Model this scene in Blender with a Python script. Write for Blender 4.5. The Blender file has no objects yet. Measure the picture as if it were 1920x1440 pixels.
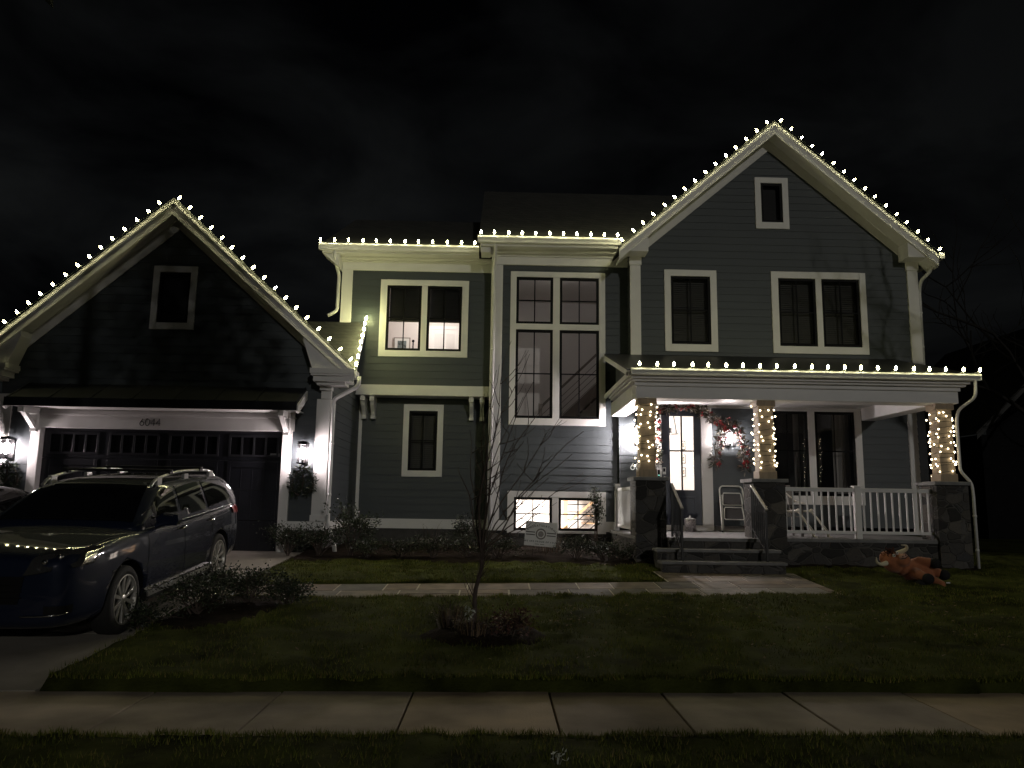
import bpy, bmesh, math, random
import numpy as np
from mathutils import Vector, Matrix, Quaternion
from mathutils.bvhtree import BVHTree
from mathutils import noise as mnoise

random.seed(7)
rng = np.random.default_rng(7)
S = bpy.context.scene
COL = S.collection
rad = math.radians

# ------------------------------------------------------------------ camera
cam_d = bpy.data.cameras.new("camera")
cam_d.sensor_width = 36.0
cam_d.lens = 27.04
cam_d.clip_start = 0.1
cam_d.clip_end = 2000
cam = bpy.data.objects.new("camera", cam_d)
COL.objects.link(cam)
_p, _r, _y = rad(8.7713), rad(0.8806), rad(1.1092)
_fw = Vector((math.sin(_y) * math.cos(_p), math.cos(_y) * math.cos(_p), math.sin(_p)))
_rt = Vector((math.cos(_y), -math.sin(_y), 0))
_up = _rt.cross(_fw)
_r2 = _rt * math.cos(_r) + _up * math.sin(_r)
_u2 = -_rt * math.sin(_r) + _up * math.cos(_r)
_m = Matrix((_r2, _u2, -_fw)).transposed().to_4x4()
_m.translation = Vector((0, 0, 1.6))
cam.matrix_world = _m
S.camera = cam

# ------------------------------------------------------------------ night sky, street light, exposure
SUN_DIR = Vector((-0.30, 0.95, -0.25)).normalized()
W = bpy.data.worlds.new("World")
S.world = W
W.use_nodes = True
nt = W.node_tree
for n in list(nt.nodes):
    nt.nodes.remove(n)
sky = nt.nodes.new("ShaderNodeTexSky")
sky.sky_type = 'NISHITA'
sky.sun_disc = False
sky.sun_elevation = math.asin(-SUN_DIR.z)
sky.sun_rotation = math.atan2(-SUN_DIR.x, -SUN_DIR.y)
hsv = nt.nodes.new("ShaderNodeHueSaturation")
hsv.inputs["Saturation"].default_value = 0.16
tc = nt.nodes.new("ShaderNodeTexCoord")
mp = nt.nodes.new("ShaderNodeMapping")
mp.inputs["Scale"].default_value = (1.0, 1.0, 2.2)
nz = nt.nodes.new("ShaderNodeTexNoise")
nz.inputs["Scale"].default_value = 3.4
nz.inputs["Detail"].default_value = 5
nz.inputs["Roughness"].default_value = 0.52
nz.inputs["Distortion"].default_value = 0.4
cr = nt.nodes.new("ShaderNodeValToRGB")
cr.color_ramp.elements[0].position = 0.36
cr.color_ramp.elements[0].color = (0.12, 0.13, 0.17, 1)
cr.color_ramp.elements[1].position = 0.68
cr.color_ramp.elements[1].color = (1.4, 1.45, 1.42, 1)
mul = nt.nodes.new("ShaderNodeMix")
mul.data_type = 'RGBA'
mul.blend_type = 'MULTIPLY'
mul.inputs["Factor"].default_value = 1.0
bg = nt.nodes.new("ShaderNodeBackground")
bg.inputs["Strength"].default_value = 0.00095
wo = nt.nodes.new("ShaderNodeOutputWorld")
L = nt.links.new
L(sky.outputs[0], hsv.inputs["Color"])
L(tc.outputs["Generated"], mp.inputs["Vector"])
L(mp.outputs[0], nz.inputs["Vector"])
L(nz.outputs["Fac"], cr.inputs["Fac"])
L(hsv.outputs[0], mul.inputs["A"])
L(cr.outputs[0], mul.inputs["B"])
L(mul.outputs["Result"], bg.inputs["Color"])
L(bg.outputs[0], wo.inputs["Surface"])

sd = bpy.data.lights.new("street_light_sun", 'SUN')  # stands in for the street lamp out of view behind the camera
sd.energy = 0.28
sd.angle = rad(1.0)
sd.color = (1.0, 0.965, 0.90)
sun = bpy.data.objects.new("street_light_sun", sd)
sun.rotation_euler = SUN_DIR.to_track_quat('-Z', 'Y').to_euler()
sun.location = (5, -20, 15)
COL.objects.link(sun)

S.view_settings.view_transform = 'Standard'
S.view_settings.look = 'None'
S.view_settings.exposure = 0.0
S.view_settings.gamma = 1.0
S.view_settings.use_curve_mapping = False
S.render.engine = 'CYCLES'
S.cycles.use_denoising = True
S.cycles.use_adaptive_sampling = True
S.cycles.adaptive_threshold = 0.01
S.cycles.sample_clamp_indirect = 1.5
S.cycles.sample_clamp_direct = 0
S.cycles.max_bounces = 6
S.cycles.diffuse_bounces = 3
S.cycles.glossy_bounces = 3
S.cycles.transmission_bounces = 4
S.cycles.transparent_max_bounces = 10
S.cycles.caustics_reflective = False
S.cycles.caustics_refractive = False
S.cycles.use_light_tree = True


# ------------------------------------------------------------------ helpers
ORG = {}


class MB:
    """collects faces, builds ONE mesh object"""

    def __init__(s):
        s.v, s.f, s.m = [], [], []
        s.mi = 0

    def add(s, vs, fs):
        k = len(s.v)
        s.v.extend([tuple(p) for p in vs])
        for f in fs:
            s.f.append(tuple(i + k for i in f))
            s.m.append(s.mi)

    def quad(s, *p):
        s.add(p, [tuple(range(len(p)))])

    def box(s, x0, x1, y0, y1, z0, z1):
        s.add([(x0, y0, z0), (x1, y0, z0), (x1, y1, z0), (x0, y1, z0),
               (x0, y0, z1), (x1, y0, z1), (x1, y1, z1), (x0, y1, z1)],
              [(0, 3, 2, 1), (4, 5, 6, 7), (0, 1, 5, 4), (1, 2, 6, 5), (2, 3, 7, 6), (3, 0, 4, 7)])

    def prism(s, poly, vec):
        n = len(poly)
        vec = Vector(vec)
        a = [Vector(p) for p in poly]
        s.add(a + [p + vec for p in a],
              [tuple(range(n))[::-1], tuple(range(n, 2 * n))] +
              [(i, (i + 1) % n, n + (i + 1) % n, n + i) for i in range(n)])

    def bar(s, a, b, w, h):
        """rectangular bar from a to b"""
        a, b = Vector(a), Vector(b)
        d = (b - a).normalized()
        ref = Vector((0, 0, 1)) if abs(d.z) < 0.9 else Vector((0, 1, 0))
        u = d.cross(ref).normalized() * w / 2
        t = u.cross(d).normalized() * h / 2
        s.prism([a + u + t, a - u + t, a - u - t, a + u - t], b - a)

    def tube(s, path, r, n=7, caps=True):
        path = [Vector(p) for p in path]
        m = len(path)
        rs = r if isinstance(r, (list, tuple)) else [r] * m
        prev = None
        vs, fs = [], []
        for i, p in enumerate(path):
            d = (path[min(i + 1, m - 1)] - path[max(i - 1, 0)])
            if d.length < 1e-9:
                d = Vector((0, 0, 1))
            d.normalize()
            if prev is None:
                ref = Vector((0, 0, 1)) if abs(d.z) < 0.9 else Vector((1, 0, 0))
                u = d.cross(ref).normalized()
            else:
                u = (prev - d * prev.dot(d))
                u = u.normalized() if u.length > 1e-6 else d.orthogonal().normalized()
            prev = u
            w = d.cross(u)
            for k in range(n):
                a = 2 * math.pi * k / n
                vs.append(p + (u * math.cos(a) + w * math.sin(a)) * rs[i])
        for i in range(m - 1):
            for k in range(n):
                k2 = (k + 1) % n
                fs.append((i * n + k, i * n + k2, (i + 1) * n + k2, (i + 1) * n + k))
        if caps:
            fs.append(tuple(range(n))[::-1])
            fs.append(tuple(range((m - 1) * n, m * n)))
        s.add(vs, fs)

    def lathe(s, prof, c=(0, 0, 0), n=14, M=None, caps=True):
        vs, fs = [], []
        for (r, z) in prof:
            for k in range(n):
                a = 2 * math.pi * k / n
                p = Vector((r * math.cos(a), r * math.sin(a), z))
                if M:
                    p = M @ p
                vs.append(p + Vector(c))
        for i in range(len(prof) - 1):
            for k in range(n):
                k2 = (k + 1) % n
                fs.append((i * n + k, i * n + k2, (i + 1) * n + k2, (i + 1) * n + k))
        if caps:
            fs.append(tuple(range(n))[::-1])
            fs.append(tuple(range((len(prof) - 1) * n, len(prof) * n)))
        s.add(vs, fs)

    def ball(s, c, r, n=10, m=7, M=None):
        r = r if isinstance(r, (list, tuple)) else (r, r, r)
        vs, fs = [], []
        for i in range(m + 1):
            t = math.pi * i / m
            for k in range(n):
                a = 2 * math.pi * k / n
                p = Vector((r[0] * math.sin(t) * math.cos(a), r[1] * math.sin(t) * math.sin(a), r[2] * math.cos(t)))
                if M:
                    p = M @ p
                vs.append(p + Vector(c))
        for i in range(m):
            for k in range(n):
                k2 = (k + 1) % n
                fs.append((i * n + k, (i + 1) * n + k, (i + 1) * n + k2, i * n + k2))
        s.add(vs, fs)

    def build(s, name, mats, parent=None, smooth=False, bevel=0.0, world=True, fix=True):
        me = bpy.data.meshes.new(name)
        org = Vector((0, 0, 0))
        if parent is not None and world:
            org = ORG.get(parent.name, Vector((0, 0, 0)))
        me.from_pydata([tuple(Vector(p) - org) for p in s.v], [], s.f)
        if not isinstance(mats, (list, tuple)):
            mats = [mats]
        for mm in mats:
            me.materials.append(mm)
        if len(mats) > 1:
            me.polygons.foreach_set("material_index", s.m)
        if fix:
            bm = bmesh.new()
            bm.from_mesh(me)
            bmesh.ops.remove_doubles(bm, verts=bm.verts, dist=1e-5)
            bmesh.ops.recalc_face_normals(bm, faces=bm.faces)
            bm.to_mesh(me)
            bm.free()
        if smooth:
            me.polygons.foreach_set("use_smooth", [True] * len(me.polygons))
        me.update()
        o = bpy.data.objects.new(name, me)
        COL.objects.link(o)
        if parent is not None:
            o.parent = parent
            ORG[o.name] = org
        if bevel:
            b = o.modifiers.new("bevel", 'BEVEL')
            b.width = bevel
            b.segments = 2
            b.limit_method = 'ANGLE'
        return o


def boxes(name, mat, parent, *bs, bevel=0.0):
    for q in bs:
        m_ = MB()
        m_.box(*q)
        m_.build(name, mat, parent, bevel=bevel)


def tag(o, label=None, cat=None, group=None, kind=None):
    if label:
        o["label"] = label
    if cat:
        o["category"] = cat
    if group:
        o["group"] = group
    if kind:
        o["kind"] = kind
    return o


def thing(name, label, cat, loc, group=None, rz=0.0):
    o = bpy.data.objects.new(name, None)
    o.empty_display_size = 0.2
    o.location = loc
    o.rotation_euler = (0, 0, rz)
    COL.objects.link(o)
    ORG[o.name] = Vector(loc)
    return tag(o, label, cat, group)


def struct(mb, name, mats, **k):
    return tag(mb.build(name, mats, **k), kind="structure")


def applied(o, name=None):
    """bake an object's modifiers into its mesh"""
    dg = bpy.context.evaluated_depsgraph_get()
    dg.update()
    me = bpy.data.meshes.new_from_object(o.evaluated_get(dg))
    o.modifiers.clear()
    o.data = me
    return o


# ------------------------------------------------------------------ materials
MATS = {}


def mk(name, col, rough=0.6, metal=0.0, var=0.0, vscale=3.0, bump=0.0, bscale=40.0, coat=0.0, spec=0.5, stretch=None, sheen=0.0):
    if name in MATS:
        return MATS[name]
    m = bpy.data.materials.new(name)
    m.use_nodes = True
    t = m.node_tree
    b = t.nodes["Principled BSDF"]
    b.inputs["Base Color"].default_value = (*col, 1)
    b.inputs["Roughness"].default_value = rough
    b.inputs["Metallic"].default_value = metal
    b.inputs["Specular IOR Level"].default_value = spec
    b.inputs["Coat Weight"].default_value = coat
    b.inputs["Coat Roughness"].default_value = 0.04
    if sheen:
        b.inputs["Sheen Weight"].default_value = sheen
    co = t.nodes.new("ShaderNodeTexCoord")
    vec = co.outputs["Object"]
    if stretch:
        mpp = t.nodes.new("ShaderNodeMapping")
        mpp.inputs["Scale"].default_value = stretch
        t.links.new(vec, mpp.inputs["Vector"])
        vec = mpp.outputs[0]
    if var:
        n = t.nodes.new("ShaderNodeTexNoise")
        n.inputs["Scale"].default_value = vscale
        n.inputs["Detail"].default_value = 6
        n.inputs["Roughness"].default_value = 0.6
        r = t.nodes.new("ShaderNodeValToRGB")
        r.color_ramp.elements[0].position = 0.3
        r.color_ramp.elements[1].position = 0.7
        r.color_ramp.elements[0].color = (*[c * (1 - var) for c in col], 1)
        r.color_ramp.elements[1].color = (*[min(1, c * (1 + var)) for c in col], 1)
        t.links.new(vec, n.inputs["Vector"])
        t.links.new(n.outputs["Fac"], r.inputs["Fac"])
        t.links.new(r.outputs[0], b.inputs["Base Color"])
    if bump:
        n2 = t.nodes.new("ShaderNodeTexNoise")
        n2.inputs["Scale"].default_value = bscale
        n2.inputs["Detail"].default_value = 5
        bp = t.nodes.new("ShaderNodeBump")
        bp.inputs["Strength"].default_value = bump
        bp.inputs["Distance"].default_value = 0.01
        t.links.new(vec, n2.inputs["Vector"])
        t.links.new(n2.outputs["Fac"], bp.inputs["Height"])
        t.links.new(bp.outputs[0], b.inputs["Normal"])
    MATS[name] = m
    return m


def emit(name, col, strength):
    m = bpy.data.materials.new(name)
    m.use_nodes = True
    b = m.node_tree.nodes["Principled BSDF"]
    b.inputs["Base Color"].default_value = (0.8, 0.8, 0.7, 1)
    b.inputs["Emission Color"].default_value = (*col, 1)
    b.inputs["Emission Strength"].default_value = strength
    return m


def glassy(name, ior=1.45, tint=(1, 1, 1), rough=0.0):
    m = bpy.data.materials.new(name)
    m.use_nodes = True
    t = m.node_tree
    t.nodes.remove(t.nodes["Principled BSDF"])
    out = t.nodes["Material Output"]
    fr = t.nodes.new("ShaderNodeFresnel")
    fr.inputs["IOR"].default_value = ior
    tr = t.nodes.new("ShaderNodeBsdfTransparent")
    tr.inputs["Color"].default_value = (*tint, 1)
    gl = t.nodes.new("ShaderNodeBsdfGlossy")
    gl.inputs["Roughness"].default_value = rough
    mx = t.nodes.new("ShaderNodeMixShader")
    t.links.new(fr.outputs[0], mx.inputs[0])
    t.links.new(tr.outputs[0], mx.inputs[1])
    t.links.new(gl.outputs[0], mx.inputs[2])
    t.links.new(mx.outputs[0], out.inputs["Surface"])
    return m


def stone_mat(name, cols, scale=3.2, mortar=(0.20, 0.19, 0.18)):
    m = bpy.data.materials.new(name)
    m.use_nodes = True
    t = m.node_tree
    b = t.nodes["Principled BSDF"]
    b.inputs["Roughness"].default_value = 0.85
    co = t.nodes.new("ShaderNodeTexCoord")
    mpp = t.nodes.new("ShaderNodeMapping")
    mpp.inputs["Scale"].default_value = (1, 1, 1.55)
    nz2 = t.nodes.new("ShaderNodeTexNoise")
    nz2.inputs["Scale"].default_value = 2.5
    mxv = t.nodes.new("ShaderNodeMix")
    mxv.data_type = 'RGBA'
    mxv.blend_type = 'ADD'
    mxv.inputs["Factor"].default_value = 0.18
    v1 = t.nodes.new("ShaderNodeTexVoronoi")
    v1.inputs["Scale"].default_value = scale
    v2 = t.nodes.new("ShaderNodeTexVoronoi")
    v2.feature = 'DISTANCE_TO_EDGE'
    v2.inputs["Scale"].default_value = scale
    sp = t.nodes.new("ShaderNodeSeparateColor")
    cr_ = t.nodes.new("ShaderNodeValToRGB")
    el = cr_.color_ramp.elements
    el[0].color = (*cols[0], 1)
    el[0].position = 0.1
    el[1].color = (*cols[-1], 1)
    el[1].position = 0.9
    for i, c in enumerate(cols[1:-1]):
        e = el.new(0.1 + 0.8 * (i + 1) / (len(cols) - 1))
        e.color = (*c, 1)
    n3 = t.nodes.new("ShaderNodeTexNoise")
    n3.inputs["Scale"].default_value = 22
    n3.inputs["Detail"].default_value = 6
    mm = t.nodes.new("ShaderNodeMix")
    mm.data_type = 'RGBA'
    mm.blend_type = 'MULTIPLY'
    mm.inputs["Factor"].default_value = 0.55
    st = t.nodes.new("ShaderNodeMapRange")
    st.inputs["From Min"].default_value = 0.015
    st.inputs["From Max"].default_value = 0.06
    mo = t.nodes.new("ShaderNodeMix")
    mo.data_type = 'RGBA'
    mo.inputs["A"].default_value = (*mortar, 1)
    bp = t.nodes.new("ShaderNodeBump")
    bp.inputs["Strength"].default_value = 0.9
    bp.inputs["Distance"].default_value = 0.03
    ad = t.nodes.new("ShaderNodeMath")
    ad.operation = 'MULTIPLY_ADD'
    ad.inputs[1].default_value = 0.35
    k = t.links.new
    k(co.outputs["Object"], mpp.inputs["Vector"])
    k(mpp.outputs[0], nz2.inputs["Vector"])
    k(mpp.outputs[0], mxv.inputs["A"])
    k(nz2.outputs["Color"], mxv.inputs["B"])
    k(mxv.outputs["Result"], v1.inputs["Vector"])
    k(mxv.outputs["Result"], v2.inputs["Vector"])
    k(co.outputs["Object"], n3.inputs["Vector"])
    k(v1.outputs["Color"], sp.inputs[0])
    k(sp.outputs[0], cr_.inputs["Fac"])
    k(cr_.outputs[0], mm.inputs["A"])
    k(n3.outputs["Fac"], mm.inputs["B"])
    k(v2.outputs["Distance"], st.inputs["Value"])
    k(st.outputs[0], mo.inputs["Factor"])
    k(mm.outputs["Result"], mo.inputs["B"])
    k(mo.outputs["Result"], b.inputs["Base Color"])
    k(n3.outputs["Fac"], ad.inputs[0])
    k(st.outputs[0], ad.inputs[2])
    k(ad.outputs[0], bp.inputs["Height"])
    k(bp.outputs[0], b.inputs["Normal"])
    MATS[name] = m
    return m


def attr_mat(name, attr, rough=0.85, bump=0.25, bscale=30, var=0.35, vscale=6):
    """colour from a stored per-face colour (each stone / blade its own tone), broken up by noise"""
    m = bpy.data.materials.new(name)
    m.use_nodes = True
    t = m.node_tree
    b = t.nodes["Principled BSDF"]
    b.inputs["Roughness"].default_value = rough
    at_ = t.nodes.new("ShaderNodeAttribute")
    at_.attribute_name = attr
    co = t.nodes.new("ShaderNodeTexCoord")
    n = t.nodes.new("ShaderNodeTexNoise")
    n.inputs["Scale"].default_value = vscale
    n.inputs["Detail"].default_value = 7
    mr = t.nodes.new("ShaderNodeMapRange")
    mr.inputs["From Min"].default_value = 0.3
    mr.inputs["From Max"].default_value = 0.7
    mr.inputs["To Min"].default_value = 1 - var
    mr.inputs["To Max"].default_value = 1 + var
    vm = t.nodes.new("ShaderNodeVectorMath")
    vm.operation = 'SCALE'
    t.links.new(co.outputs["Object"], n.inputs["Vector"])
    t.links.new(n.outputs["Fac"], mr.inputs["Value"])
    t.links.new(at_.outputs["Color"], vm.inputs[0])
    t.links.new(mr.outputs[0], vm.inputs["Scale"])
    t.links.new(vm.outputs[0], b.inputs["Base Color"])
    if bump:
        n2 = t.nodes.new("ShaderNodeTexNoise")
        n2.inputs["Scale"].default_value = bscale
        n2.inputs["Detail"].default_value = 6
        bp = t.nodes.new("ShaderNodeBump")
        bp.inputs["Strength"].default_value = bump
        bp.inputs["Distance"].default_value = 0.01
        t.links.new(co.outputs["Object"], n2.inputs["Vector"])
        t.links.new(n2.outputs["Fac"], bp.inputs["Height"])
        t.links.new(bp.outputs[0], b.inputs["Normal"])
    MATS[name] = m
    return m


def face_colours(o, attr, cols):
    me = o.data
    a = me.color_attributes.new(attr, 'FLOAT_COLOR', 'CORNER')
    out = np.ones((len(me.loops), 4), dtype=np.float32)
    for p in me.polygons:
        c = cols[p.index]
        for li in p.loop_indices:
            out[li, :3] = c
    a.data.foreach_set("color", out.ravel())


SIDING = mk("siding_paint", (0.055, 0.066, 0.073), 0.55, var=0.10, vscale=1.5, bump=0.12, bscale=60, stretch=(0.25, 0.25, 3))
WHITE = mk("white_trim_paint", (0.78, 0.77, 0.76), 0.5, var=0.05, vscale=2.0, bump=0.04, bscale=25)
SOFFIT = mk("white_soffit_paint", (0.70, 0.69, 0.68), 0.6, var=0.06, vscale=3.0)
BLACKFRAME = mk("black_window_frame", (0.006, 0.006, 0.0065), 0.6, spec=0.15)
DOORBLUE = mk("navy_door_paint", (0.022, 0.028, 0.042), 0.35, var=0.1, vscale=4)
GDOOR = mk("dark_garage_door_paint", (0.016, 0.017, 0.022), 0.32, var=0.15, vscale=3)
CONC = mk("concrete", (0.30, 0.275, 0.235), 0.85, var=0.22, vscale=1.3, bump=0.25, bscale=55)
FOUND = mk("foundation_concrete", (0.06, 0.058, 0.055), 0.9, var=0.3, vscale=4, bump=0.3, bscale=30)
METALROOF = mk("dark_metal_roof", (0.022, 0.023, 0.026), 0.42, metal=0.3, var=0.15, vscale=4)
WALLPAINT = mk("room_wall_paint", (0.72, 0.68, 0.65), 0.8, var=0.03, vscale=1)
WOODFLOOR = mk("room_floor_wood", (0.30, 0.20, 0.12), 0.5, var=0.2, vscale=6)
DARKROOM = mk("unlit_room_paint", (0.02, 0.02, 0.02), 0.8, var=0.2, vscale=2)
BLIND = mk("window_blind", (0.075, 0.075, 0.07), 0.7, var=0.15, vscale=5, stretch=(0.3, 1, 14))
CEDAR = mk("column_wood", (0.32, 0.25, 0.17), 0.6, var=0.15, vscale=5, stretch=(4, 4, 0.6))
BLUESTONE = mk("bluestone", (0.20, 0.20, 0.20), 0.75, var=0.25, vscale=5, bump=0.3, bscale=35)
IRON = mk("black_iron", (0.012, 0.012, 0.013), 0.35, metal=0.6)
GREYMETAL = mk("painted_aluminium", (0.74, 0.74, 0.73), 0.35, var=0.04, vscale=5)
STONE = stone_mat("fieldstone", [(0.035, 0.034, 0.033), (0.10, 0.095, 0.09), (0.06, 0.055, 0.05), (0.17, 0.155, 0.135), (0.08, 0.08, 0.082)], 3.6, (0.11, 0.105, 0.10))
GLASS = glassy("window_glass", 1.5)
GLASSLAMP = glassy("lantern_glass", 1.3)
DARKGLASS = mk("dark_window_glass", (0.006, 0.006, 0.007), 0.06, spec=0.5)
MULCH = mk("mulch", (0.022, 0.016, 0.012), 0.95, var=0.5, vscale=14, bump=1.0, bscale=60, spec=0.05)


def shingle_mat():
    m = bpy.data.materials.new("asphalt_shingles")
    m.use_nodes = True
    t = m.node_tree
    b = t.nodes["Principled BSDF"]
    b.inputs["Roughness"].default_value = 0.9
    co = t.nodes.new("ShaderNodeTexCoord")
    br = t.nodes.new("ShaderNodeTexBrick")
    mpp = t.nodes.new("ShaderNodeMapping")
    mpp.inputs["Scale"].default_value = (1, 1, 1)
    br.inputs["Scale"].default_value = 3.2
    br.inputs["Mortar Size"].default_value = 0.02
    br.inputs["Color1"].default_value = (0.040, 0.041, 0.040, 1)
    br.inputs["Color2"].default_value = (0.062, 0.062, 0.058, 1)
    br.inputs["Mortar"].default_value = (0.015, 0.015, 0.015, 1)
    br.inputs["Brick Width"].default_value = 0.6
    br.inputs["Row Height"].default_value = 0.42
    sw = t.nodes.new("ShaderNodeSeparateXYZ")
    ad = t.nodes.new("ShaderNodeMath")
    ad.operation = 'ADD'
    cb = t.nodes.new("ShaderNodeCombineXYZ")
    bp = t.nodes.new("ShaderNodeBump")
    bp.inputs["Strength"].default_value = 0.6
    bp.inputs["Distance"].default_value = 0.01
    k = t.links.new
    k(co.outputs["Object"], sw.inputs[0])
    k(sw.outputs[0], ad.inputs[0])
    k(sw.outputs[1], ad.inputs[1])
    k(ad.outputs[0], cb.inputs[0])
    k(sw.outputs[2], cb.inputs[1])
    k(cb.outputs[0], br.inputs["Vector"])
    k(br.outputs["Color"], b.inputs["Base Color"])
    k(br.outputs["Fac"], bp.inputs["Height"])
    bp.invert = True
    k(bp.outputs[0], b.inputs["Normal"])
    return m


SHINGLE = shingle_mat()

# ================================================================== GROUND
def y_side(x):   # far edge of the sidewalk
    return 6.90 + 0.035 * x


def y_near(x):
    return 5.66 + 0.028 * x


def walk_near(x):
    return 10.93 + 0.114 * x


def walk_far(x):
    return 12.2 + 0.135 * x


DRIVE_X = -3.78


def g(x, y):
    """smooth grade: level by the street, rising to the house"""
    t = y - y_side(x)
    if t <= 0:
        return 0.0
    return min(0.06 + 0.0555 * t, 0.57)


def hard(x, y):
    """True where paving or building replaces the lawn"""
    if y_near(x) < y < y_side(x):
        return True
    if x < DRIVE_X and y < 15.8:
        return True
    if walk_near(x) < y < walk_far(x) and x < 5.12 + (y - 11.5) * 0.08:
        return True
    if 2.75 < x < 5.15 + (y - 11.5) * 0.08 and walk_far(x) <= y < 13.8:
        return True
    return False


def in_bed(x, y):
    if -3.7 < x < 2.9 and y > 14.35 + 0.15 * math.sin(x * 2.3):
        return True
    if y > 14.3 and x < 9.1:
        return True
    if (x + 3.35) ** 2 / 0.42 + (y - 9.9) ** 2 / 1.6 < 1:
        return True
    return False


def lawn_z(x, y):
    z = g(x, y)
    if hard(x, y):
        return z - 0.10
    n = mnoise.noise(Vector((x * 2.1, y * 2.1, 3.0))) * 0.5 + mnoise.noise(Vector((x * 6.3, y * 5.3, 9.0))) * 0.5
    amp = 0.05
    if y > walk_near(x) - 3.0 and x > -1:
        amp = 0.085
    z += 0.012 + amp * n
    if in_bed(x, y):
        z += 0.02
    if y > y_side(x):
        z += 0.035
    return z


def axis_pts(a, b, lo, hi, fine, n_out):
    mid = np.arange(lo, hi + 1e-6, fine)
    left = lo - np.geomspace(0.3, lo - a, n_out)[::-1]
    right = hi + np.geomspace(0.3, b - hi, n_out)
    return np.concatenate([left, mid, right])


def build_lawn():
    xs = axis_pts(-220, 220, -6.0, 12.0, 0.085, 9)
    ys = axis_pts(-120, 320, 3.6, 17.0, 0.075, 9)
    nx, ny = len(xs), len(ys)
    vs = [(float(x), float(y), lawn_z(float(x), float(y))) for y in ys for x in xs]
    idx = np.arange(nx * ny).reshape(ny, nx)
    q = np.stack([idx[:-1, :-1], idx[:-1, 1:], idx[1:, 1:], idx[1:, :-1]], -1).reshape(-1, 4)
    mi = []
    for f in q:
        x = (vs[f[0]][0] + vs[f[2]][0]) / 2
        y = (vs[f[0]][1] + vs[f[2]][1]) / 2
        mi.append(1 if in_bed(x, y) else 0)
    me = bpy.data.meshes.new("lawn_ground")
    me.from_pydata(vs, [], q.tolist())
    turf = mk("turf_soil", (0.052, 0.060, 0.014), 0.95, var=0.7, vscale=1.7, bump=0.9, bscale=45, spec=0.05)
    me.materials.append(turf)
    me.materials.append(MULCH)
    me.polygons.foreach_set("material_index", mi)
    me.polygons.foreach_set("use_smooth", [True] * len(me.polygons))
    o = bpy.data.objects.new("ground", me)
    COL.objects.link(o)
    tag(o, kind="structure")


build_lawn()


def build_grass():
    """turf of many thin blades: nobody could count them"""
    regions = [(-3.75, 7.5, 6.9, 11.9, 62000), (-3.7, 2.8, 11.8, 14.5, 26000), (5.0, 11.5, 10.5, 15.5, 22000), (-6, 6.5, 4.2, 5.75, 26000)]
    P = []
    for (x0, x1, y0, y1, n) in regions:
        xs = rng.uniform(x0, x1, n)
        ys = rng.uniform(y0, y1, n)
        for x, y in zip(xs.tolist(), ys.tolist()):
            if hard(x, y) or in_bed(x, y):
                continue
            c = mnoise.noise(Vector((x * 3.1, y * 3.1, 1.7)))
            if c < -0.15 and random.random() < 0.75:
                continue
            P.append((x, y, lawn_z(x, y), c))
        for side in (0,):
            pass
    # a denser fringe that hangs over the paving edges
    for k in range(9000):
        x = random.uniform(-3.7, 6.2)
        for ye, dy in ((y_side(x), 0.05), (walk_near(x), -0.05), (walk_far(x), 0.05), (y_near(x), -0.04)):
            if ye == walk_near(x) and x > 5:
                continue
            if ye == walk_far(x) and x > 2.7:
                continue
            if random.random() < 0.5:
                y = ye + dy * random.uniform(0.1, 1.6)
                if not hard(x, y):
                    P.append((x, y, lawn_z(x, y), 0.1))
    P = np.array(P)
    n = len(P)
    h = rng.uniform(0.016, 0.046, n) * (1 + 0.7 * P[:, 3])
    a = rng.uniform(0, 2 * np.pi, n)
    lean = rng.uniform(0.1, 0.9, n) * h
    a2 = rng.uniform(0, 2 * np.pi, n)
    w = rng.uniform(0.0025, 0.0055, n)
    dx, dy = np.cos(a) * w, np.sin(a) * w
    V = np.empty((n, 3, 3))
    V[:, 0] = P[:, :3] + np.stack([dx, dy, -0.01 + 0 * w], -1)
    V[:, 1] = P[:, :3] - np.stack([dx, dy, 0.01 + 0 * w], -1)
    V[:, 2] = P[:, :3] + np.stack([np.cos(a2) * lean, np.sin(a2) * lean, h], -1)
    me = bpy.data.meshes.new("grass")
    me.vertices.add(3 * n)
    me.vertices.foreach_set("co", V.reshape(-1))
    me.loops.add(3 * n)
    me.loops.foreach_set("vertex_index", np.arange(3 * n))
    me.polygons.add(n)
    me.polygons.foreach_set("loop_start", np.arange(0, 3 * n, 3))
    me.polygons.foreach_set("loop_total", np.full(n, 3))
    for nm, c in (("grass_blade", (0.140, 0.160, 0.028)), ("grass_blade_dark", (0.058, 0.076, 0.013)), ("grass_blade_dry", (0.22, 0.18, 0.06))):
        me.materials.append(mk(nm, c, 0.75, var=0.6, vscale=1.1, spec=0.08))
    me.polygons.foreach_set("material_index", rng.choice([0, 1, 2], n, p=[0.52, 0.33, 0.15]).astype(np.int32))
    me.update()
    o = bpy.data.objects.new("grass", me)
    COL.objects.link(o)
    tag(o, "short green lawn grass in front of the house", "grass", kind="stuff")


build_grass()


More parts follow.
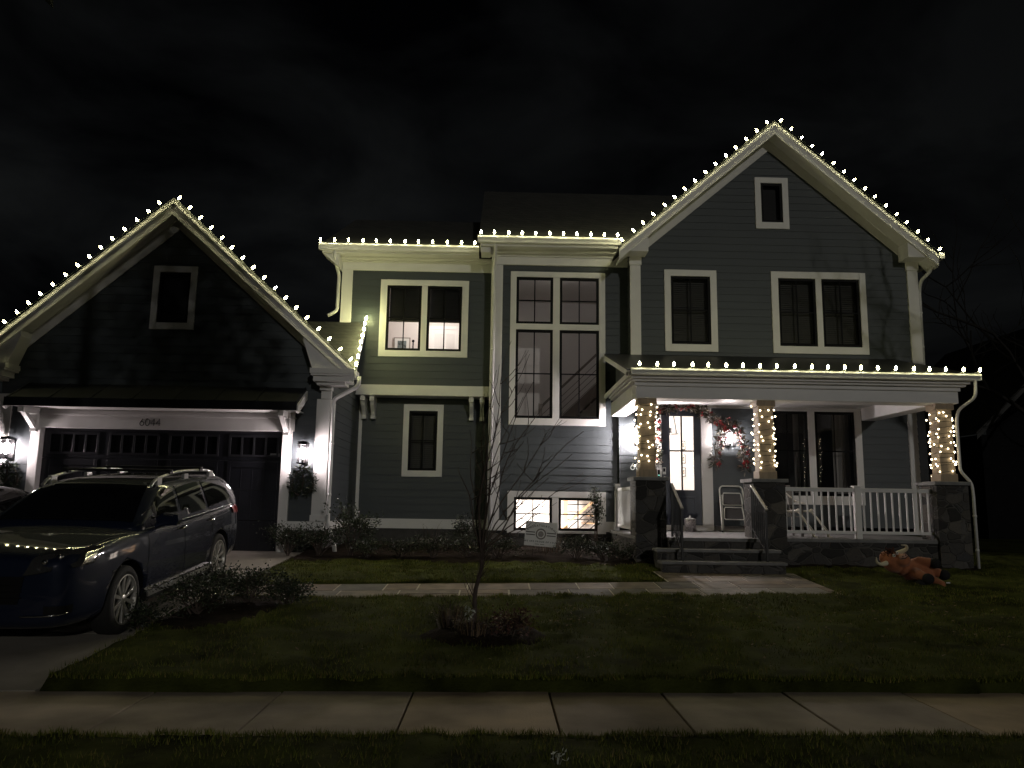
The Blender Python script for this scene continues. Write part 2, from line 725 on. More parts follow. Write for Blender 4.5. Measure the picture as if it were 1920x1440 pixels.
def build_leaf_litter():
    mb = MB()
    for k in range(900):
        if k < 560:
            x, y = random.uniform(-0.5, 6.5), random.uniform(8.6, 11.3)
        else:
            x, y = random.uniform(-3.6, 7.5), random.uniform(7.2, 14.0)
        if hard(x, y):
            continue
        z = lawn_z(x, y) + random.uniform(0.02, 0.05)
        s = random.uniform(0.010, 0.028)
        a = random.uniform(0, 6.28)
        u = Vector((math.cos(a), math.sin(a), random.uniform(-.5, .5))) * s
        v = Vector((-math.sin(a), math.cos(a), random.uniform(-.5, .5))) * s * 0.6
        p = Vector((x, y, z))
        mb.quad(p + u, p + v, p - u * 0.9, p - v)
    o = mb.build("leaf_litter", mk("dry_leaf", (0.17, 0.12, 0.065), 0.8, var=0.5, vscale=20), fix=False)
    tag(o, "dry fallen leaves scattered through the lawn", "leaves", kind="stuff")


build_leaf_litter()


def build_sidewalk():
    mb = MB()
    joints = [-16.2, -15.1, -14.0, -12.9, -11.8, -10.7, -9.6, -8.5, -7.4, -6.3, -5.25, -4.05, -2.8, -1.76, -0.665, 0.49, 1.46, 2.53, 3.6, 4.7, 5.8, 6.9, 8.0, 9.1, 10.2, 11.3, 12.4]
    cols = []
    for a, b in zip(joints[:-1], joints[1:]):
        e = 0.009
        mb.prism([(a + e, y_near(a), -0.08), (b - e, y_near(b), -0.08), (b - e, y_side(b), -0.08), (a + e, y_side(a), -0.08)],
                 (0, 0, 0.08 + random.uniform(-0.003, 0.004)))
        t = random.uniform(0.78, 1.15)
        w = random.uniform(-0.02, 0.02)
        if 1.0 > a > 0.3:
            t = 0.72
        cols += [((0.39 + w) * t, 0.32 * t, (0.24 - w) * t)] * 6
    o = struct(mb, "sidewalk", attr_mat("sidewalk_concrete", "tone", 0.85, 0.4, 60, 0.42, 1.3), bevel=0.006)
    face_colours(o, "tone", cols)


build_sidewalk()


def build_driveway():
    mb = MB()
    ys = [6.93, 8.7, 11.6, 15.72]
    xs = [-12.2, -9.3, -6.5, DRIVE_X]
    for j in range(len(ys) - 1):
        for i in range(len(xs) - 1):
            e = 0.006
            x0, x1 = xs[i] + e, xs[i + 1] - e
            y0, y1 = ys[j] + e, ys[j + 1] - e
            if j == 0:
                p0, p1 = y_side(x0) + e, y_side(x1) + e
            else:
                p0 = p1 = y0

            def dz(y):
                return float(np.interp(y, [6.9, 8.7, 11.6, 15.72], [0.002, 0.139, 0.374, 0.575]))
            mb.add([(x0, p0, dz(p0)), (x1, p1, dz(p1)), (x1, y1, dz(y1)), (x0, y1, dz(y1)),
                    (x0, p0, dz(p0) - .1), (x1, p1, dz(p1) - .1), (x1, y1, dz(y1) - .1), (x0, y1, dz(y1) - .1)],
                   [(0, 1, 2, 3), (0, 4, 5, 1), (1, 5, 6, 2), (2, 6, 7, 3), (3, 7, 4, 0)])
    struct(mb, "driveway", CONC)


build_driveway()


def build_walk():
    base, st = MB(), MB()
    cols = []

    def wz(x, y):
        return g(x, y) + 0.015

    n = 18
    xs = [DRIVE_X + 0.01 + (5.2 - DRIVE_X) * i / n for i in range(n + 1)]
    for a, b in zip(xs[:-1], xs[1:]):
        base.quad((a, walk_near(a), wz(a, walk_near(a))), (b, walk_near(b), wz(b, walk_near(b))),
                  (b, walk_far(b), wz(b, walk_far(b))), (a, walk_far(a), wz(a, walk_far(a))))
    base.quad((2.78, walk_far(2.78), wz(2.8, 12.6)), (5.2, walk_far(5.2), wz(5.2, 12.9)), (5.26, 13.75, wz(5.2, 13.7)), (2.78, 13.75, wz(2.8, 13.7)))
    struct(base, "walkway_mortar", mk("mortar", (0.55, 0.50, 0.40), 0.9, var=0.2, vscale=8))

    def stone(p):
        st.prism([(q[0], q[1], wz(*q) + 0.004 - 0.03) for q in p], (0, 0, 0.03 + random.uniform(0, 0.004)))
        t = random.uniform(0.55, 1.15)
        r = random.uniform(-0.02, 0.03)
        cols.extend([((0.19 + r) * t, 0.165 * t, (0.130 - r * .6) * t)] * 6)

    e = 0.013
    for row in range(2):
        f0, f1 = ((0.0, 0.52), (0.52, 1.0))[row]
        x = DRIVE_X + 0.02 - row * 0.3
        while x < 5.15:
            w = random.uniform(0.45, 1.0)
            x2 = min(x + w, 5.2)
            xa = max(x, DRIVE_X + 0.02)
            if x2 - xa > 0.15:
                ya0 = walk_near(xa) + (walk_far(xa) - walk_near(xa)) * f0 + e
                yb0 = walk_near(x2) + (walk_far(x2) - walk_near(x2)) * f0 + e
                ya1 = walk_near(xa) + (walk_far(xa) - walk_near(xa)) * f1 - e
                yb1 = walk_near(x2) + (walk_far(x2) - walk_near(x2)) * f1 - e
                if random.random() < 0.3 and w > 0.6:
                    m0, m1 = (ya0 + ya1) / 2, (yb0 + yb1) / 2
                    stone([(xa + e, ya0), (x2 - e, yb0), (x2 - e, m1 - e), (xa + e, m0 - e)])
                    stone([(xa + e, m0 + e), (x2 - e, m1 + e), (x2 - e, yb1), (xa + e, ya1)])
                else:
                    stone([(xa + e, ya0), (x2 - e, yb0), (x2 - e, yb1), (xa + e, ya1)])
            x = x2
    # landing at the foot of the steps
    for row in range(3):
        x = 2.8
        while x < 5.2:
            x2 = min(5.22, x + random.uniform(0.4, 0.85))
            if 5.22 - x2 < 0.2:
                x2 = 5.22

            def yy(xx, k):
                f = walk_far(xx) + 0.01
                return f + (13.74 - f) * (k / 3.0)
            stone([(x + e, yy(x, row) + e), (x2 - e, yy(x2, row) + e), (x2 - e, yy(x2, row + 1) - e), (x + e, yy(x, row + 1) - e)])
            x = x2
    o = struct(st, "walkway", attr_mat("flagstone", "tone", 0.8, 0.5, 28, 0.35, 4), fix=False)
    face_colours(o, "tone", cols)


build_walk()

# ================================================================== HOUSE
house = thing("house", "two-storey dark grey house with white trim, stone porch and attached gabled garage", "house", (0, 17.0, 0.5))


def laps(mb, mp_, x0, x1, z0, z1, holes=(), xl=None, xr=None, exp=0.175):
    """lap siding boards as real wedges; mp_(s, out, z) -> point"""
    k = 0
    while z0 + k * exp < z1 - 1e-4:
        zb = z0 + k * exp
        zt = min(zb + exp, z1)
        cuts = sorted({zb, zt, *[h for ho in holes for h in (ho[2], ho[3]) if zb < h < zt]})
        for a, b in zip(cuts[:-1], cuts[1:]):
            oa = 0.013 * (1 - (a - zb) / exp)
            ob = 0.013 * (1 - (b - zb) / exp)
            segs = [(x0, x1)]
            for ho in holes:
                if ho[2] < (a + b) / 2 < ho[3]:
                    ns = []
                    for s0, s1 in segs:
                        if ho[0] > s0:
                            ns.append((s0, min(s1, ho[0])))
                        if ho[1] < s1:
                            ns.append((max(s0, ho[1]), s1))
                    segs = [q for q in ns if q[1] - q[0] > 1e-4]
            for s0, s1 in segs:
                la = max(s0, xl(a)) if xl else s0
                lb = max(s0, xl(b)) if xl else s0
                ra = min(s1, xr(a)) if xr else s1
                rb = min(s1, xr(b)) if xr else s1
                if ra - la < 0.005:
                    continue
                rb = max(rb, lb)
                mb.add([mp_(la, oa, a), mp_(ra, oa, a), mp_(rb, ob, b), mp_(lb, ob, b)], [(0, 1, 2, 3)])
                if a == zb:
                    mb.add([mp_(la, 0, a), mp_(ra, 0, a), mp_(ra, oa, a), mp_(la, oa, a)], [(0, 1, 2, 3)])
        k += 1


def front(y):
    return lambda s, o, z: (s, y - o, z)


def side_r(x):   # wall facing +X
    return lambda s, o, z: (x + o, s, z)


def side_l(x):
    return lambda s, o, z: (x - o, s, z)


def wall(mp_, *a, name="siding_wall", **k):
    mb = MB()
    laps(mb, mp_, *a, **k)
    return mb.build(name, SIDING, house, fix=False)


def part(mb, name, mat, parent=house, **k):
    return mb.build(name, mat, parent, **k)


def window(x0, x1, z0, z1, y, sashes, tw=0.11, muntin=True, back="blind", backd=0.14, sill=True):
    """white casing (the part) with black sash, muntins, pane and what is behind it"""
    t = MB()
    # casing pieces butt together around and between the sash openings
    xs = sorted({s[0] for s in sashes} | {s[1] for s in sashes})
    zs = sorted({s[2] for s in sashes} | {s[3] for s in sashes})
    f, b = y - 0.042, y + 0.06
    t.box(x0, xs[0], f, b, z0, z1)
    t.box(xs[-1], x1, f, b, z0, z1)
    t.box(xs[0], xs[-1], f, b, zs[-1], z1)
    t.box(xs[0], xs[-1], f, b, z0, zs[0])
    for i in range(1, len(xs) - 1, 2):
        t.box(xs[i], xs[i + 1], f + 0.006, b, zs[0], zs[-1])
    for i in range(1, len(zs) - 1, 2):
        for j in range(0, len(xs) - 1, 2):
            t.box(xs[j], xs[j + 1], f + 0.006, b, zs[i], zs[i + 1])
    w = part(t, "window", WHITE, bevel=0.004)
    for (a0, a1, c0, c1) in sashes:
        s = MB()
        fw = 0.06
        s.box(a0, a0 + fw, y - 0.015, y + 0.05, c0, c1)
        s.box(a1 - fw, a1, y - 0.015, y + 0.05, c0, c1)
        s.box(a0 + fw, a1 - fw, y - 0.015, y + 0.05, c0, c0 + fw)
        s.box(a0 + fw, a1 - fw, y - 0.015, y + 0.05, c1 - fw, c1)
        part(s, "sash", BLACKFRAME, w)
        if muntin:
            m_ = MB()
            cx_, cz_ = (a0 + a1) / 2, (c0 + c1) / 2
            m_.box(cx_ - 0.014, cx_ + 0.014, y - 0.004, y + 0.016, c0 + fw, c1 - fw)
            m_.box(a0 + fw, cx_ - 0.014, y - 0.004, y + 0.016, cz_ - 0.014, cz_ + 0.014)
            m_.box(cx_ + 0.014, a1 - fw, y - 0.004, y + 0.016, cz_ - 0.014, cz_ + 0.014)
            part(m_, "muntin", BLACKFRAME, w)
        p = MB()
        p.quad((a0 + fw, y + 0.02, c0 + fw), (a1 - fw, y + 0.02, c0 + fw), (a1 - fw, y + 0.02, c1 - fw), (a0 + fw, y + 0.02, c1 - fw))
        part(p, "pane", GLASS, w, fix=False)
        if back == "blind":
            q = MB()
            nsl = int((c1 - c0) / 0.05)
            q.box(a0 - 0.03, a1 + 0.03, y + backd + 0.03, y + backd + 0.05, c0 - 0.05, c1 + 0.05)
            for i in range(nsl):
                zz = c0 + (i + 0.5) * (c1 - c0) / nsl
                q.add([(a0 + 0.01, y + backd - 0.012, zz - 0.02), (a1 - 0.01, y + backd - 0.012, zz - 0.02),
                       (a1 - 0.01, y + backd + 0.012, zz + 0.02), (a0 + 0.01, y + backd + 0.012, zz + 0.02)], [(0, 1, 2, 3)])
            part(q, "blind", BLIND, w, fix=False)
        elif back == "dark":
            q = MB()
            q.box(a0 - 0.1, a1 + 0.1, y + 0.13, y + 0.16, c0 - 0.1, c1 + 0.1)
            part(q, "dark_interior", DARKROOM, w)
    return w


def room(x0, x1, y0, y1, z0, z1, watts, lamp_at, colour=(1, 0.86, 0.76), wallmat=None, open_rects=()):
    """a closed room behind a window: walls, floor, ceiling, ceiling lamp"""
    wm = wallmat or WALLPAINT
    mb = MB()
    mb.quad((x0, y1, z0), (x1, y1, z0), (x1, y1, z1), (x0, y1, z1))
    mb.quad((x0, y0, z0), (x0, y1, z0), (x0, y1, z1), (x0, y0, z1))
    mb.quad((x1, y0, z0), (x1, y1, z0), (x1, y1, z1), (x1, y0, z1))
    mb.quad((x0, y0, z1), (x1, y0, z1), (x1, y1, z1), (x0, y1, z1))
    mb.mi = 1
    mb.quad((x0, y0, z0), (x1, y0, z0), (x1, y1, z0), (x0, y1, z0))
    mb.mi = 0
    # inner face of the outside wall, with the openings left out
    zs = sorted({z0, z1} | {h for r in open_rects for h in (r[2], r[3])})
    for a, b in zip(zs[:-1], zs[1:]):
        segs = [(x0, x1)]
        for r in open_rects:
            if r[2] < (a + b) / 2 < r[3]:
                ns = []
                for s0, s1 in segs:
                    if r[0] > s0:
                        ns.append((s0, min(s1, r[0])))
                    if r[1] < s1:
                        ns.append((max(s0, r[1]), s1))
                segs = ns
        for s0, s1 in segs:
            mb.quad((s0, y0, a), (s1, y0, a), (s1, y0, b), (s0, y0, b))
    r = part(mb, "interior_room", [wm, WOODFLOOR], fix=False)
    ld = bpy.data.lights.new("room_lamp", 'POINT')
    ld.energy = watts
    ld.color = colour
    ld.shadow_soft_size = 0.12
    lo = bpy.data.objects.new("room_lamp", ld)
    lo.location = Vector(lamp_at) - ORG[house.name]
    lo.parent = r
    COL.objects.link(lo)
    return r


# ---------------------------------------------------------------- garage
GX0, GX1, GY = -10.0, -3.40, 15.6
GP, GS, GZ = -6.70, 0.90, 7.68          # ridge x, slope, ridge z (roof top)


def g_roof(x):
    return GZ - GS * abs(x - GP)


def inv_l(z, top, p, s, off):
    return p - (top - off - z) / s


wall(front(GY), GX0, GX1, 1.17, GZ, holes=[(-9.25, -4.25, 0, 3.3), (-7.08, -6.33, 5.1, 6.26)],
     xl=lambda z: inv_l(z, GZ, GP, GS, .13), xr=lambda z: 2 * GP - inv_l(z, GZ, GP, GS, .13))
wall(side_r(GX1), GY, 18.9, 1.17, 4.35)
wall(side_l(GX0), GY, 20.9, 1.17, 4.3)
boxes("water_table_board", WHITE, house, (-4.12, GX1 + 0.01, GY - 0.035, GY + 0.1, 1.0, 1.17), (GX0 - 0.01, -9.30, GY - 0.035, GY + 0.1, 1.0, 1.17), (GX1 - 0.06, GX1 + 0.035, GY + 0.1, 18.86, 1.0, 1.17))
boxes("foundation", FOUND, house, (-4.12, GX1, GY - 0.005, GY + 0.2, 0.3, 1.0), (GX0, -9.30, GY - 0.005, GY + 0.2, 0.3, 1.0), (GX1 - 0.2, GX1, GY + 0.2, 18.9, 0.3, 1.0))
for x0, x1 in ((GX1 - 0.25, GX1 + 0.03), (GX0 - 0.03, GX0 + 0.25)):
    b = MB()
    b.box(x0, x1, GY - 0.045, GY + 0.02, 1.172, 3.62)
    b.box(x0 - 0.02, x1 + 0.02, GY - 0.065, GY + 0.02, 1.172, 1.30)
    if x0 > -6:
        b.box(GX1 + 0.002, GX1 + 0.032, GY + 0.02, GY + 0.14, 1.172, 3.62)
    part(b, "corner_board", WHITE, bevel=0.005)
# door casings and header
for x0, x1 in ((-4.30, -4.115), (-9.30, -9.115)):
    b = MB()
    b.box(x0, x1, GY - 0.06, GY + 0.14, 0.565, 2.95)
    part(b, "door_casing", WHITE, bevel=0.006)
b = MB()
b.box(-9.34, -4.075, GY - 0.065, GY + 0.14, 2.952, 3.20)
b.box(-9.36, -4.055, GY - 0.095, GY + 0.14, 3.20, 3.235)
b.box(-9.34, -4.075, GY - 0.062, GY + 0.14, 3.235, 3.45)
part(b, "door_header", WHITE, bevel=0.005)


def stroke_digit(mb, ch, cx, cz, h, y, r):
    def P(u, v):
        return (cx + u * h, y, cz + (v - .5) * h)
    if ch == '0':
        pth = [P(.31 * math.cos(t), .5 + .5 * math.sin(t)) for t in np.linspace(0, 2 * math.pi, 25)]
    elif ch == '6':
        pth = [P(.12, 1.0), P(-.14, .62), P(-.26, .46)] + [P(.29 * math.cos(t), .3 + .3 * math.sin(t)) for t in np.linspace(math.pi * .85, math.pi * 2.85, 22)]
    else:
        pth = [P(.16, 0), P(.16, 1.0), P(-.3, .30), P(.30, .30)]
    mb.tube(pth, r, 6)


b = MB()
for i, ch in enumerate("6044"):
    stroke_digit(b, ch, -6.95 + (i - 1.5) * 0.108, 3.085, 0.135, GY - 0.075, 0.0085)
part(b, "house_number", mk("black_numerals", (0.01, 0.01, 0.01), 0.4))

# sectional door
gd = MB()
gx0, gx1, gz0, gz1, gy = -9.115, -4.30, 0.575, 2.95, GY + 0.10
n_sec = 4
sh = (gz1 - gz0) / n_sec
for i in range(n_sec):
    gd.box(gx0, gx1, gy, gy + 0.05, gz0 + i * sh + 0.004, gz0 + (i + 1) * sh - 0.004)
pw = (gx1 - gx0) / 4
for c in range(4):
    px0, px1 = gx0 + c * pw + 0.1, gx0 + (c + 1) * pw - 0.1
    # stiles and rails raised on each section, upright boards on the lower three
    for i in range(3):
        z0_, z1_ = gz0 + i * sh + 0.02, gz0 + (i + 1) * sh - 0.02
        gd.box(px0, px0 + 0.06, gy - 0.014, gy, z0_, z1_)
        gd.box(px1 - 0.06, px1, gy - 0.014, gy, z0_, z1_)
    gd.box(px0 + 0.06, px1 - 0.06, gy - 0.014, gy, gz0 + 3 * sh - 0.14, gz0 + 3 * sh - 0.03)
    for q in range(1, 4):
        xx = px0 + 0.06 + q * (px1 - px0 - 0.12) / 4
        gd.box(xx - 0.006, xx + 0.006, gy - 0.005, gy, gz0 + 0.03, gz0 + 3 * sh - 0.16)
door = part(gd, "garage_door", GDOOR, bevel=0.004)
for c in range(4):
    px0, px1 = gx0 + c * pw + 0.1, gx0 + (c + 1) * pw - 0.1
    z0_, z1_ = gz0 + 3 * sh + 0.12, gz1 - 0.12
    fr = MB()
    fr.box(px0, px1, gy - 0.022, gy - 0.001, z1_, z1_ + 0.04)
    fr.box(px0, px1, gy - 0.022, gy - 0.001, z0_ - 0.04, z0_)
    for q in range(5):
        xx = px0 + 0.02 + q * (px1 - px0 - 0.04) / 4
        fr.box(xx - 0.02, xx + 0.02, gy - 0.022, gy - 0.001, z0_, z1_)
    part(fr, "window_frame", mk("garage_window_frame", (0.03, 0.031, 0.036), 0.28), door, bevel=0.004)
    pn = MB()
    for q in range(4):
        xa = px0 + 0.04 + q * (px1 - px0 - 0.04) / 4
        xb = px0 + (q + 1) * (px1 - px0 - 0.04) / 4
        pn.quad((xa, gy - 0.004, z0_), (xb, gy - 0.004, z0_), (xb, gy - 0.004, z1_), (xa, gy - 0.004, z1_))
    part(pn, "pane", DARKGLASS, door, fix=False)
b = MB()
b.box(-4.56, -4.37, gy - 0.01, gy - 0.002, gz0 + 3 * sh + 0.09, gz0 + 3 * sh + 0.155)
part(b, "name_plate", mk("grey_plate", (0.2, 0.2, 0.2), 0.5), door)

# gable window, blacked out
w = window(-7.16, -6.26, 5.01, 6.35, GY, [(-7.03, -6.39, 5.15, 6.22)], muntin=False, back="dark")

# awning over the door
b = MB()
ax0, ax1 = -9.46, -3.88
b.prism([(ax0, GY - 0.02, 3.84), (ax0, GY - 0.72, 3.46), (ax0, GY - 0.72, 3.43), (ax0, GY - 0.02, 3.80)], (ax1 - ax0, 0, 0))
n = 7
for i in range(n + 1):
    xx = ax0 + 0.02 + (ax1 - ax0 - 0.04) * i / n
    b.prism([(xx - 0.012, GY - 0.02, 3.842), (xx - 0.012, GY - 0.71, 3.467), (xx - 0.012, GY - 0.71, 3.485), (xx - 0.012, GY - 0.02, 3.86)], (0.024, 0, 0))
b.box(ax0 - 0.01, ax1 + 0.01, GY - 0.75, GY - 0.72, 3.30, 3.47)
aw = part(b, "awning", METALROOF)
b = MB()
b.box(ax0 + 0.02, ax1 - 0.02, GY - 0.718, GY - 0.07, 3.452 - 0.15 + 0.02, 3.335)
part(b, "awning_soffit", WHITE, aw)
for xe, sg in ((ax0, -1), (ax1, 1)):
    b = MB()
    b.prism([(xe, GY - 0.03, 3.78), (xe, GY - 0.74, 3.40), (xe, GY - 0.74, 3.29), (xe, GY - 0.66, 3.25), (xe, GY - 0.03, 3.60)], (sg * 0.035, 0, 0))
    part(b, "awning_rake_board", WHITE, aw)
for xb_ in (-9.21, -4.21):
    b = MB()
    b.box(xb_ - 0.06, xb_ + 0.06, GY - 0.16, GY - 0.07, 2.86, 3.32)
    b.box(xb_ - 0.06, xb_ + 0.06, GY - 0.62, GY - 0.16, 3.20, 3.32)
    b.prism([(xb_ - 0.045, GY - 0.16, 2.92), (xb_ - 0.045, GY - 0.16, 3.04), (xb_ - 0.045, GY - 0.42, 3.20), (xb_ - 0.045, GY - 0.55, 3.20)], (0.09, 0, 0))
    part(b, "awning_bracket", WHITE, aw, bevel=0.005)

# roof, soffit, rake boards
RY0 = GY - 0.45
b = MB()
xe = GP - 3.87
b.prism([(GP, RY0, GZ), (xe, RY0, g_roof(xe)), (xe, 20.95, g_roof(xe)), (GP, 20.95, GZ)], (0, 0, -0.05))
# right slope runs back to a valley; a front-facing slope rises from there to the upper-storey wall
xe = GP + 3.87
VA, VB, VC = (xe, RY0, g_roof(xe)), (-3.21, 18.38, 5.89), (-4.71, 18.38, 5.89)
b.prism([(GP, RY0, GZ), VA, VC, (GP, 18.38, GZ)], (0, 0, -0.05))
b.prism([VA, VB, VC], (0, 0, -0.05))
b.prism([(GP, 18.38, GZ), (-3.86, 18.38, g_roof(-3.86)), (-3.86, 20.95, g_roof(-3.86)), (GP, 20.95, GZ)], (0, 0, -0.05))
part(b, "roof", SHINGLE)
for sg in (-1, 1):
    b = MB()
    xe = GP + sg * 3.84
    z1_ = g_roof(xe)
    d = 0.055
    # white board under the shingle edge, with a thin shadow strip on top
    b.prism([(GP, RY0 + 0.004, GZ - d), (xe, RY0 + 0.004, z1_ - d), (xe, RY0 + 0.004, z1_ - d - 0.26), (GP, RY0 + 0.004, GZ - d - 0.30)], (0, 0.035, 0))
    b.prism([(GP, RY0 - 0.016, GZ - d), (xe, RY0 - 0.016, z1_ - d), (xe, RY0 - 0.016, z1_ - d - 0.07), (GP, RY0 - 0.016, GZ - d - 0.07)], (0, 0.02, 0))
    part(b, "rake_board", WHITE, fix=True)
    b = MB()
    xs_ = GP + sg * 3.60
    b.prism([(GP, RY0 + 0.04, GZ - 0.27), (xs_, RY0 + 0.04, g_roof(xs_) - 0.27), (xs_, GY - 0.02, g_roof(xs_) - 0.27), (GP, GY - 0.02, GZ - 0.27)], (0, 0, 0.02))
    part(b, "soffit", SOFFIT)
    b = MB()
    xf = GP + sg * 3.2
    b.prism([(GP, GY - 0.04, GZ - 0.27), (xf, GY - 0.04, g_roof(xf) - 0.27), (xf, GY - 0.04, g_roof(xf) - 0.52), (GP, GY - 0.04, GZ - 0.54)], (0, 0.02, 0))
    part(b, "frieze_board", SOFFIT)
    # boxed eave return with stepped mouldings over the corner board
    b = MB()
    xa, xb_ = sorted((GP + sg * 2.98, GP + sg * 3.86))
    b.box(xa, xb_, RY0 - 0.05, GY + 0.05, 4.08, 4.185)
    b.box(xa + 0.02, xb_ - 0.02, RY0 - 0.03, GY + 0.05, 4.04, 4.08)
    b.box(xa + 0.06, xb_ - 0.10, RY0 + 0.02, GY + 0.05, 3.93, 4.04)
    b.box(xa + 0.12, xb_ - 0.20, RY0 + 0.10, GY + 0.05, 3.87, 3.93)
    b.box(xa + 0.14, xb_ - 0.50, RY0 + 0.28, GY + 0.02, 3.79, 3.87)
    b.box(xa + 0.16, xb_ - 0.52, GY - 0.09, GY + 0.02, 3.622, 3.79)
    # boxed end under the rake, and the inner closing piece below the soffit
    xp0, xp1 = GP + sg * 3.05, GP + sg * 3.82
    b.prism([(xp0, RY0 + 0.045, 4.187), (xp1, RY0 + 0.045, 4.187), (xp1, RY0 + 0.045, g_roof(xp1) - 0.06), (xp0, RY0 + 0.045, g_roof(xp0) - 0.06)], (0, 0.38, 0))
    xi0, xi1 = GP + sg * 2.80, GP + sg * 3.10
    b.prism([(xi0, RY0 + 0.05, g_roof(xi0) - 0.30), (xi1, RY0 + 0.05, g_roof(xi1) - 0.30), (xi1, RY0 + 0.05, 4.19), (xi1 - sg * 0.1, RY0 + 0.05, 4.19), (xi0, RY0 + 0.05, g_roof(xi0) - 0.42)], (0, 0.36, 0))
    part(b, "eave_return", WHITE, bevel=0.008)


def gutter(pts_x, y, z, h=0.13, d=0.12, name="gutter"):
    b = MB()
    x0, x1 = pts_x
    prof = [(0, 0), (-d * .72, 0), (-d * .80, h * .35), (-d, h * .72), (-d, h), (-d + 0.012, h), (-d + .012, h * .75), (-d * .7, h * .12), (-0.012, h * .12), (-0.012, h), (0, h)]
    b.prism([(x0, y + p[0], z + p[1]) for p in prof], (x1 - x0, 0, 0))
    b.box(x0, x0 + 0.006, y - d + 0.01, y, z + 0.008, z + h - 0.004)
    b.box(x1 - 0.006, x1, y - d + 0.01, y, z + 0.008, z + h - 0.004)
    return part(b, name, GREYMETAL)


ex = GP + 3.87
b = MB()
b.prism([(VA[0] + .005, VA[1], VA[2] - .05), (VB[0] + .005, VB[1] - .02, VB[2] - .05), (VB[0] + .005, VB[1] - .02, VB[2] - .19), (VA[0] + .005, VA[1], VA[2] - .19)], (-0.03, 0, 0))
part(b, "rake_board", WHITE)


def downspout(path, r=0.042):
    b = MB()
    p = [Vector(q) for q in path]
    # rounded elbows
    out = [p[0]]
    for i in range(1, len(p) - 1):
        a, c = (p[i - 1] - p[i]), (p[i + 1] - p[i])
        k = min(0.09, a.length / 2, c.length / 2)
        s_, e_ = p[i] + a.normalized() * k, p[i] + c.normalized() * k
        for t in (0, .25, .5, .75, 1):
            out.append(s_.lerp(p[i], t).lerp(p[i].lerp(e_, t), t))
    out.append(p[-1])
    b.tube(out, r, 8)
    for q in range(1, len(p) - 1):
        if (p[q] - p[q + 1]).length > 1.2:
            d = (p[q + 1] - p[q]).normalized()
            for t in (0.3, 0.75):
                c = p[q].lerp(p[q + 1], t)
                b.tube([c - d * 0.02, c + d * 0.02], r * 1.18, 8)
    return part(b, "downspout", GREYMETAL, smooth=True)


downspout([(ex + 0.06, RY0 + 0.14, 4.06), (ex + 0.05, RY0 + 0.16, 3.86), (GX1 + 0.09, GY - 0.06, 3.62), (GX1 + 0.085, GY - 0.02, 3.40), (GX1 + 0.085, GY - 0.02, 1.14), (GX1 + 0.26, GY - 0.2, 0.78), (GX1 + 0.30, GY - 0.25, 0.6)])

# ---------------------------------------------------------------- middle left: overhanging upper storey
UY, LY = 18.4, 18.9
wall(front(LY), -3.40, -0.05, 1.18, 4.14, holes=[(-2.2, -1.42, 2.28, 3.88)])
boxes("water_table_board", WHITE, house, (-3.36, -0.17, LY - 0.035, LY + 0.1, 0.95, 1.18))
boxes("foundation", FOUND, house, (-3.4, -0.1, LY - 0.005, LY + 0.2, 0.3, 0.95), (-3.1, -0.4, LY - 1.05, LY - 0.98, 0.5, 0.66))
b = MB()
b.box(-3.38, -3.30, LY - 0.03, LY + 0.01, 1.182, 4.1)
part(b, "corner_board", WHITE)
window(-2.29, -1.31, 2.19, 3.96, LY, [(-2.15, -1.45, 2.34, 3.80)])
wall(front(UY), -3.83, -0.10, 4.36, 7.22, holes=[(-2.78, -0.86, 5.2, 6.86)])
wall(side_l(-3.83), UY, 24.5, 4.36, 7.5)
b = MB()
b.box(-3.44, -0.165, UY - 0.04, LY, 4.11, 4.36)
part(b, "band_board", WHITE, bevel=0.006)
for xb_ in (-3.24, -3.02, -0.62, -0.36):
    b = MB()
    b.box(xb_ - 0.055, xb_ + 0.055, UY + 0.03, LY, 3.98, 4.108)
    b.prism([(xb_ - 0.045, LY, 3.98), (xb_ - 0.045, UY + 0.08, 3.98), (xb_ - 0.045, UY + 0.14, 3.88), (xb_ - 0.045, LY - 0.2, 3.74), (xb_ - 0.045, LY - 0.15, 3.66), (xb_ - 0.045, LY, 3.66)], (0.09, 0, 0))
    b.box(xb_ - 0.055, xb_ + 0.055, LY - 0.17, LY, 3.57, 3.655)
    part(b, "bracket", WHITE, bevel=0.005)
b = MB()
b.box(-3.86, -3.60, UY - 0.045, UY + 0.02, 5.2, 7.2)
part(b, "corner_board", WHITE, bevel=0.005)
b = MB()
b.box(-3.86, -0.165, UY - 0.05, UY + 0.05, 7.20, 7.40)
b.box(-3.92, -0.165, UY - 0.09, UY + 0.05, 7.40, 7.45)
b.box(-4.06, -0.165, UY - 0.22, UY + 0.05, 7.45, 7.50)
b.box(-4.28, -0.5, UY - 0.45, UY + 0.05, 7.50, 7.54)
b.box(-4.28, -0.5, UY - 0.47, UY - 0.45, 7.50, 7.70)
part(b, "frieze_board", WHITE, bevel=0.008)
gutter((-4.34, -0.5), UY - 0.472, 7.545, 0.15)
b = MB()
b.prism([(-4.27, UY - 0.40, 7.50), (-3.87, UY - 0.40, 7.16), (-3.87, UY - 0.40, 7.5)], (0, 0.43, 0))
part(b, "eave_return", WHITE)
downspout([(-3.98, UY - 0.46, 7.56), (-3.98, UY - 0.40, 7.36), (-3.92, UY - 0.1, 7.05), (-3.93, UY - 0.08, 6.7), (-3.93, UY - 0.08, 6.15), (-4.12, UY - 0.2, 6.0)])
W1 = [(-2.74, -1.89, 5.21, 6.84), (-1.75, -0.90, 5.21, 6.84)]
window(-2.90, -0.74, 5.06, 6.98, UY, W1, back=None)
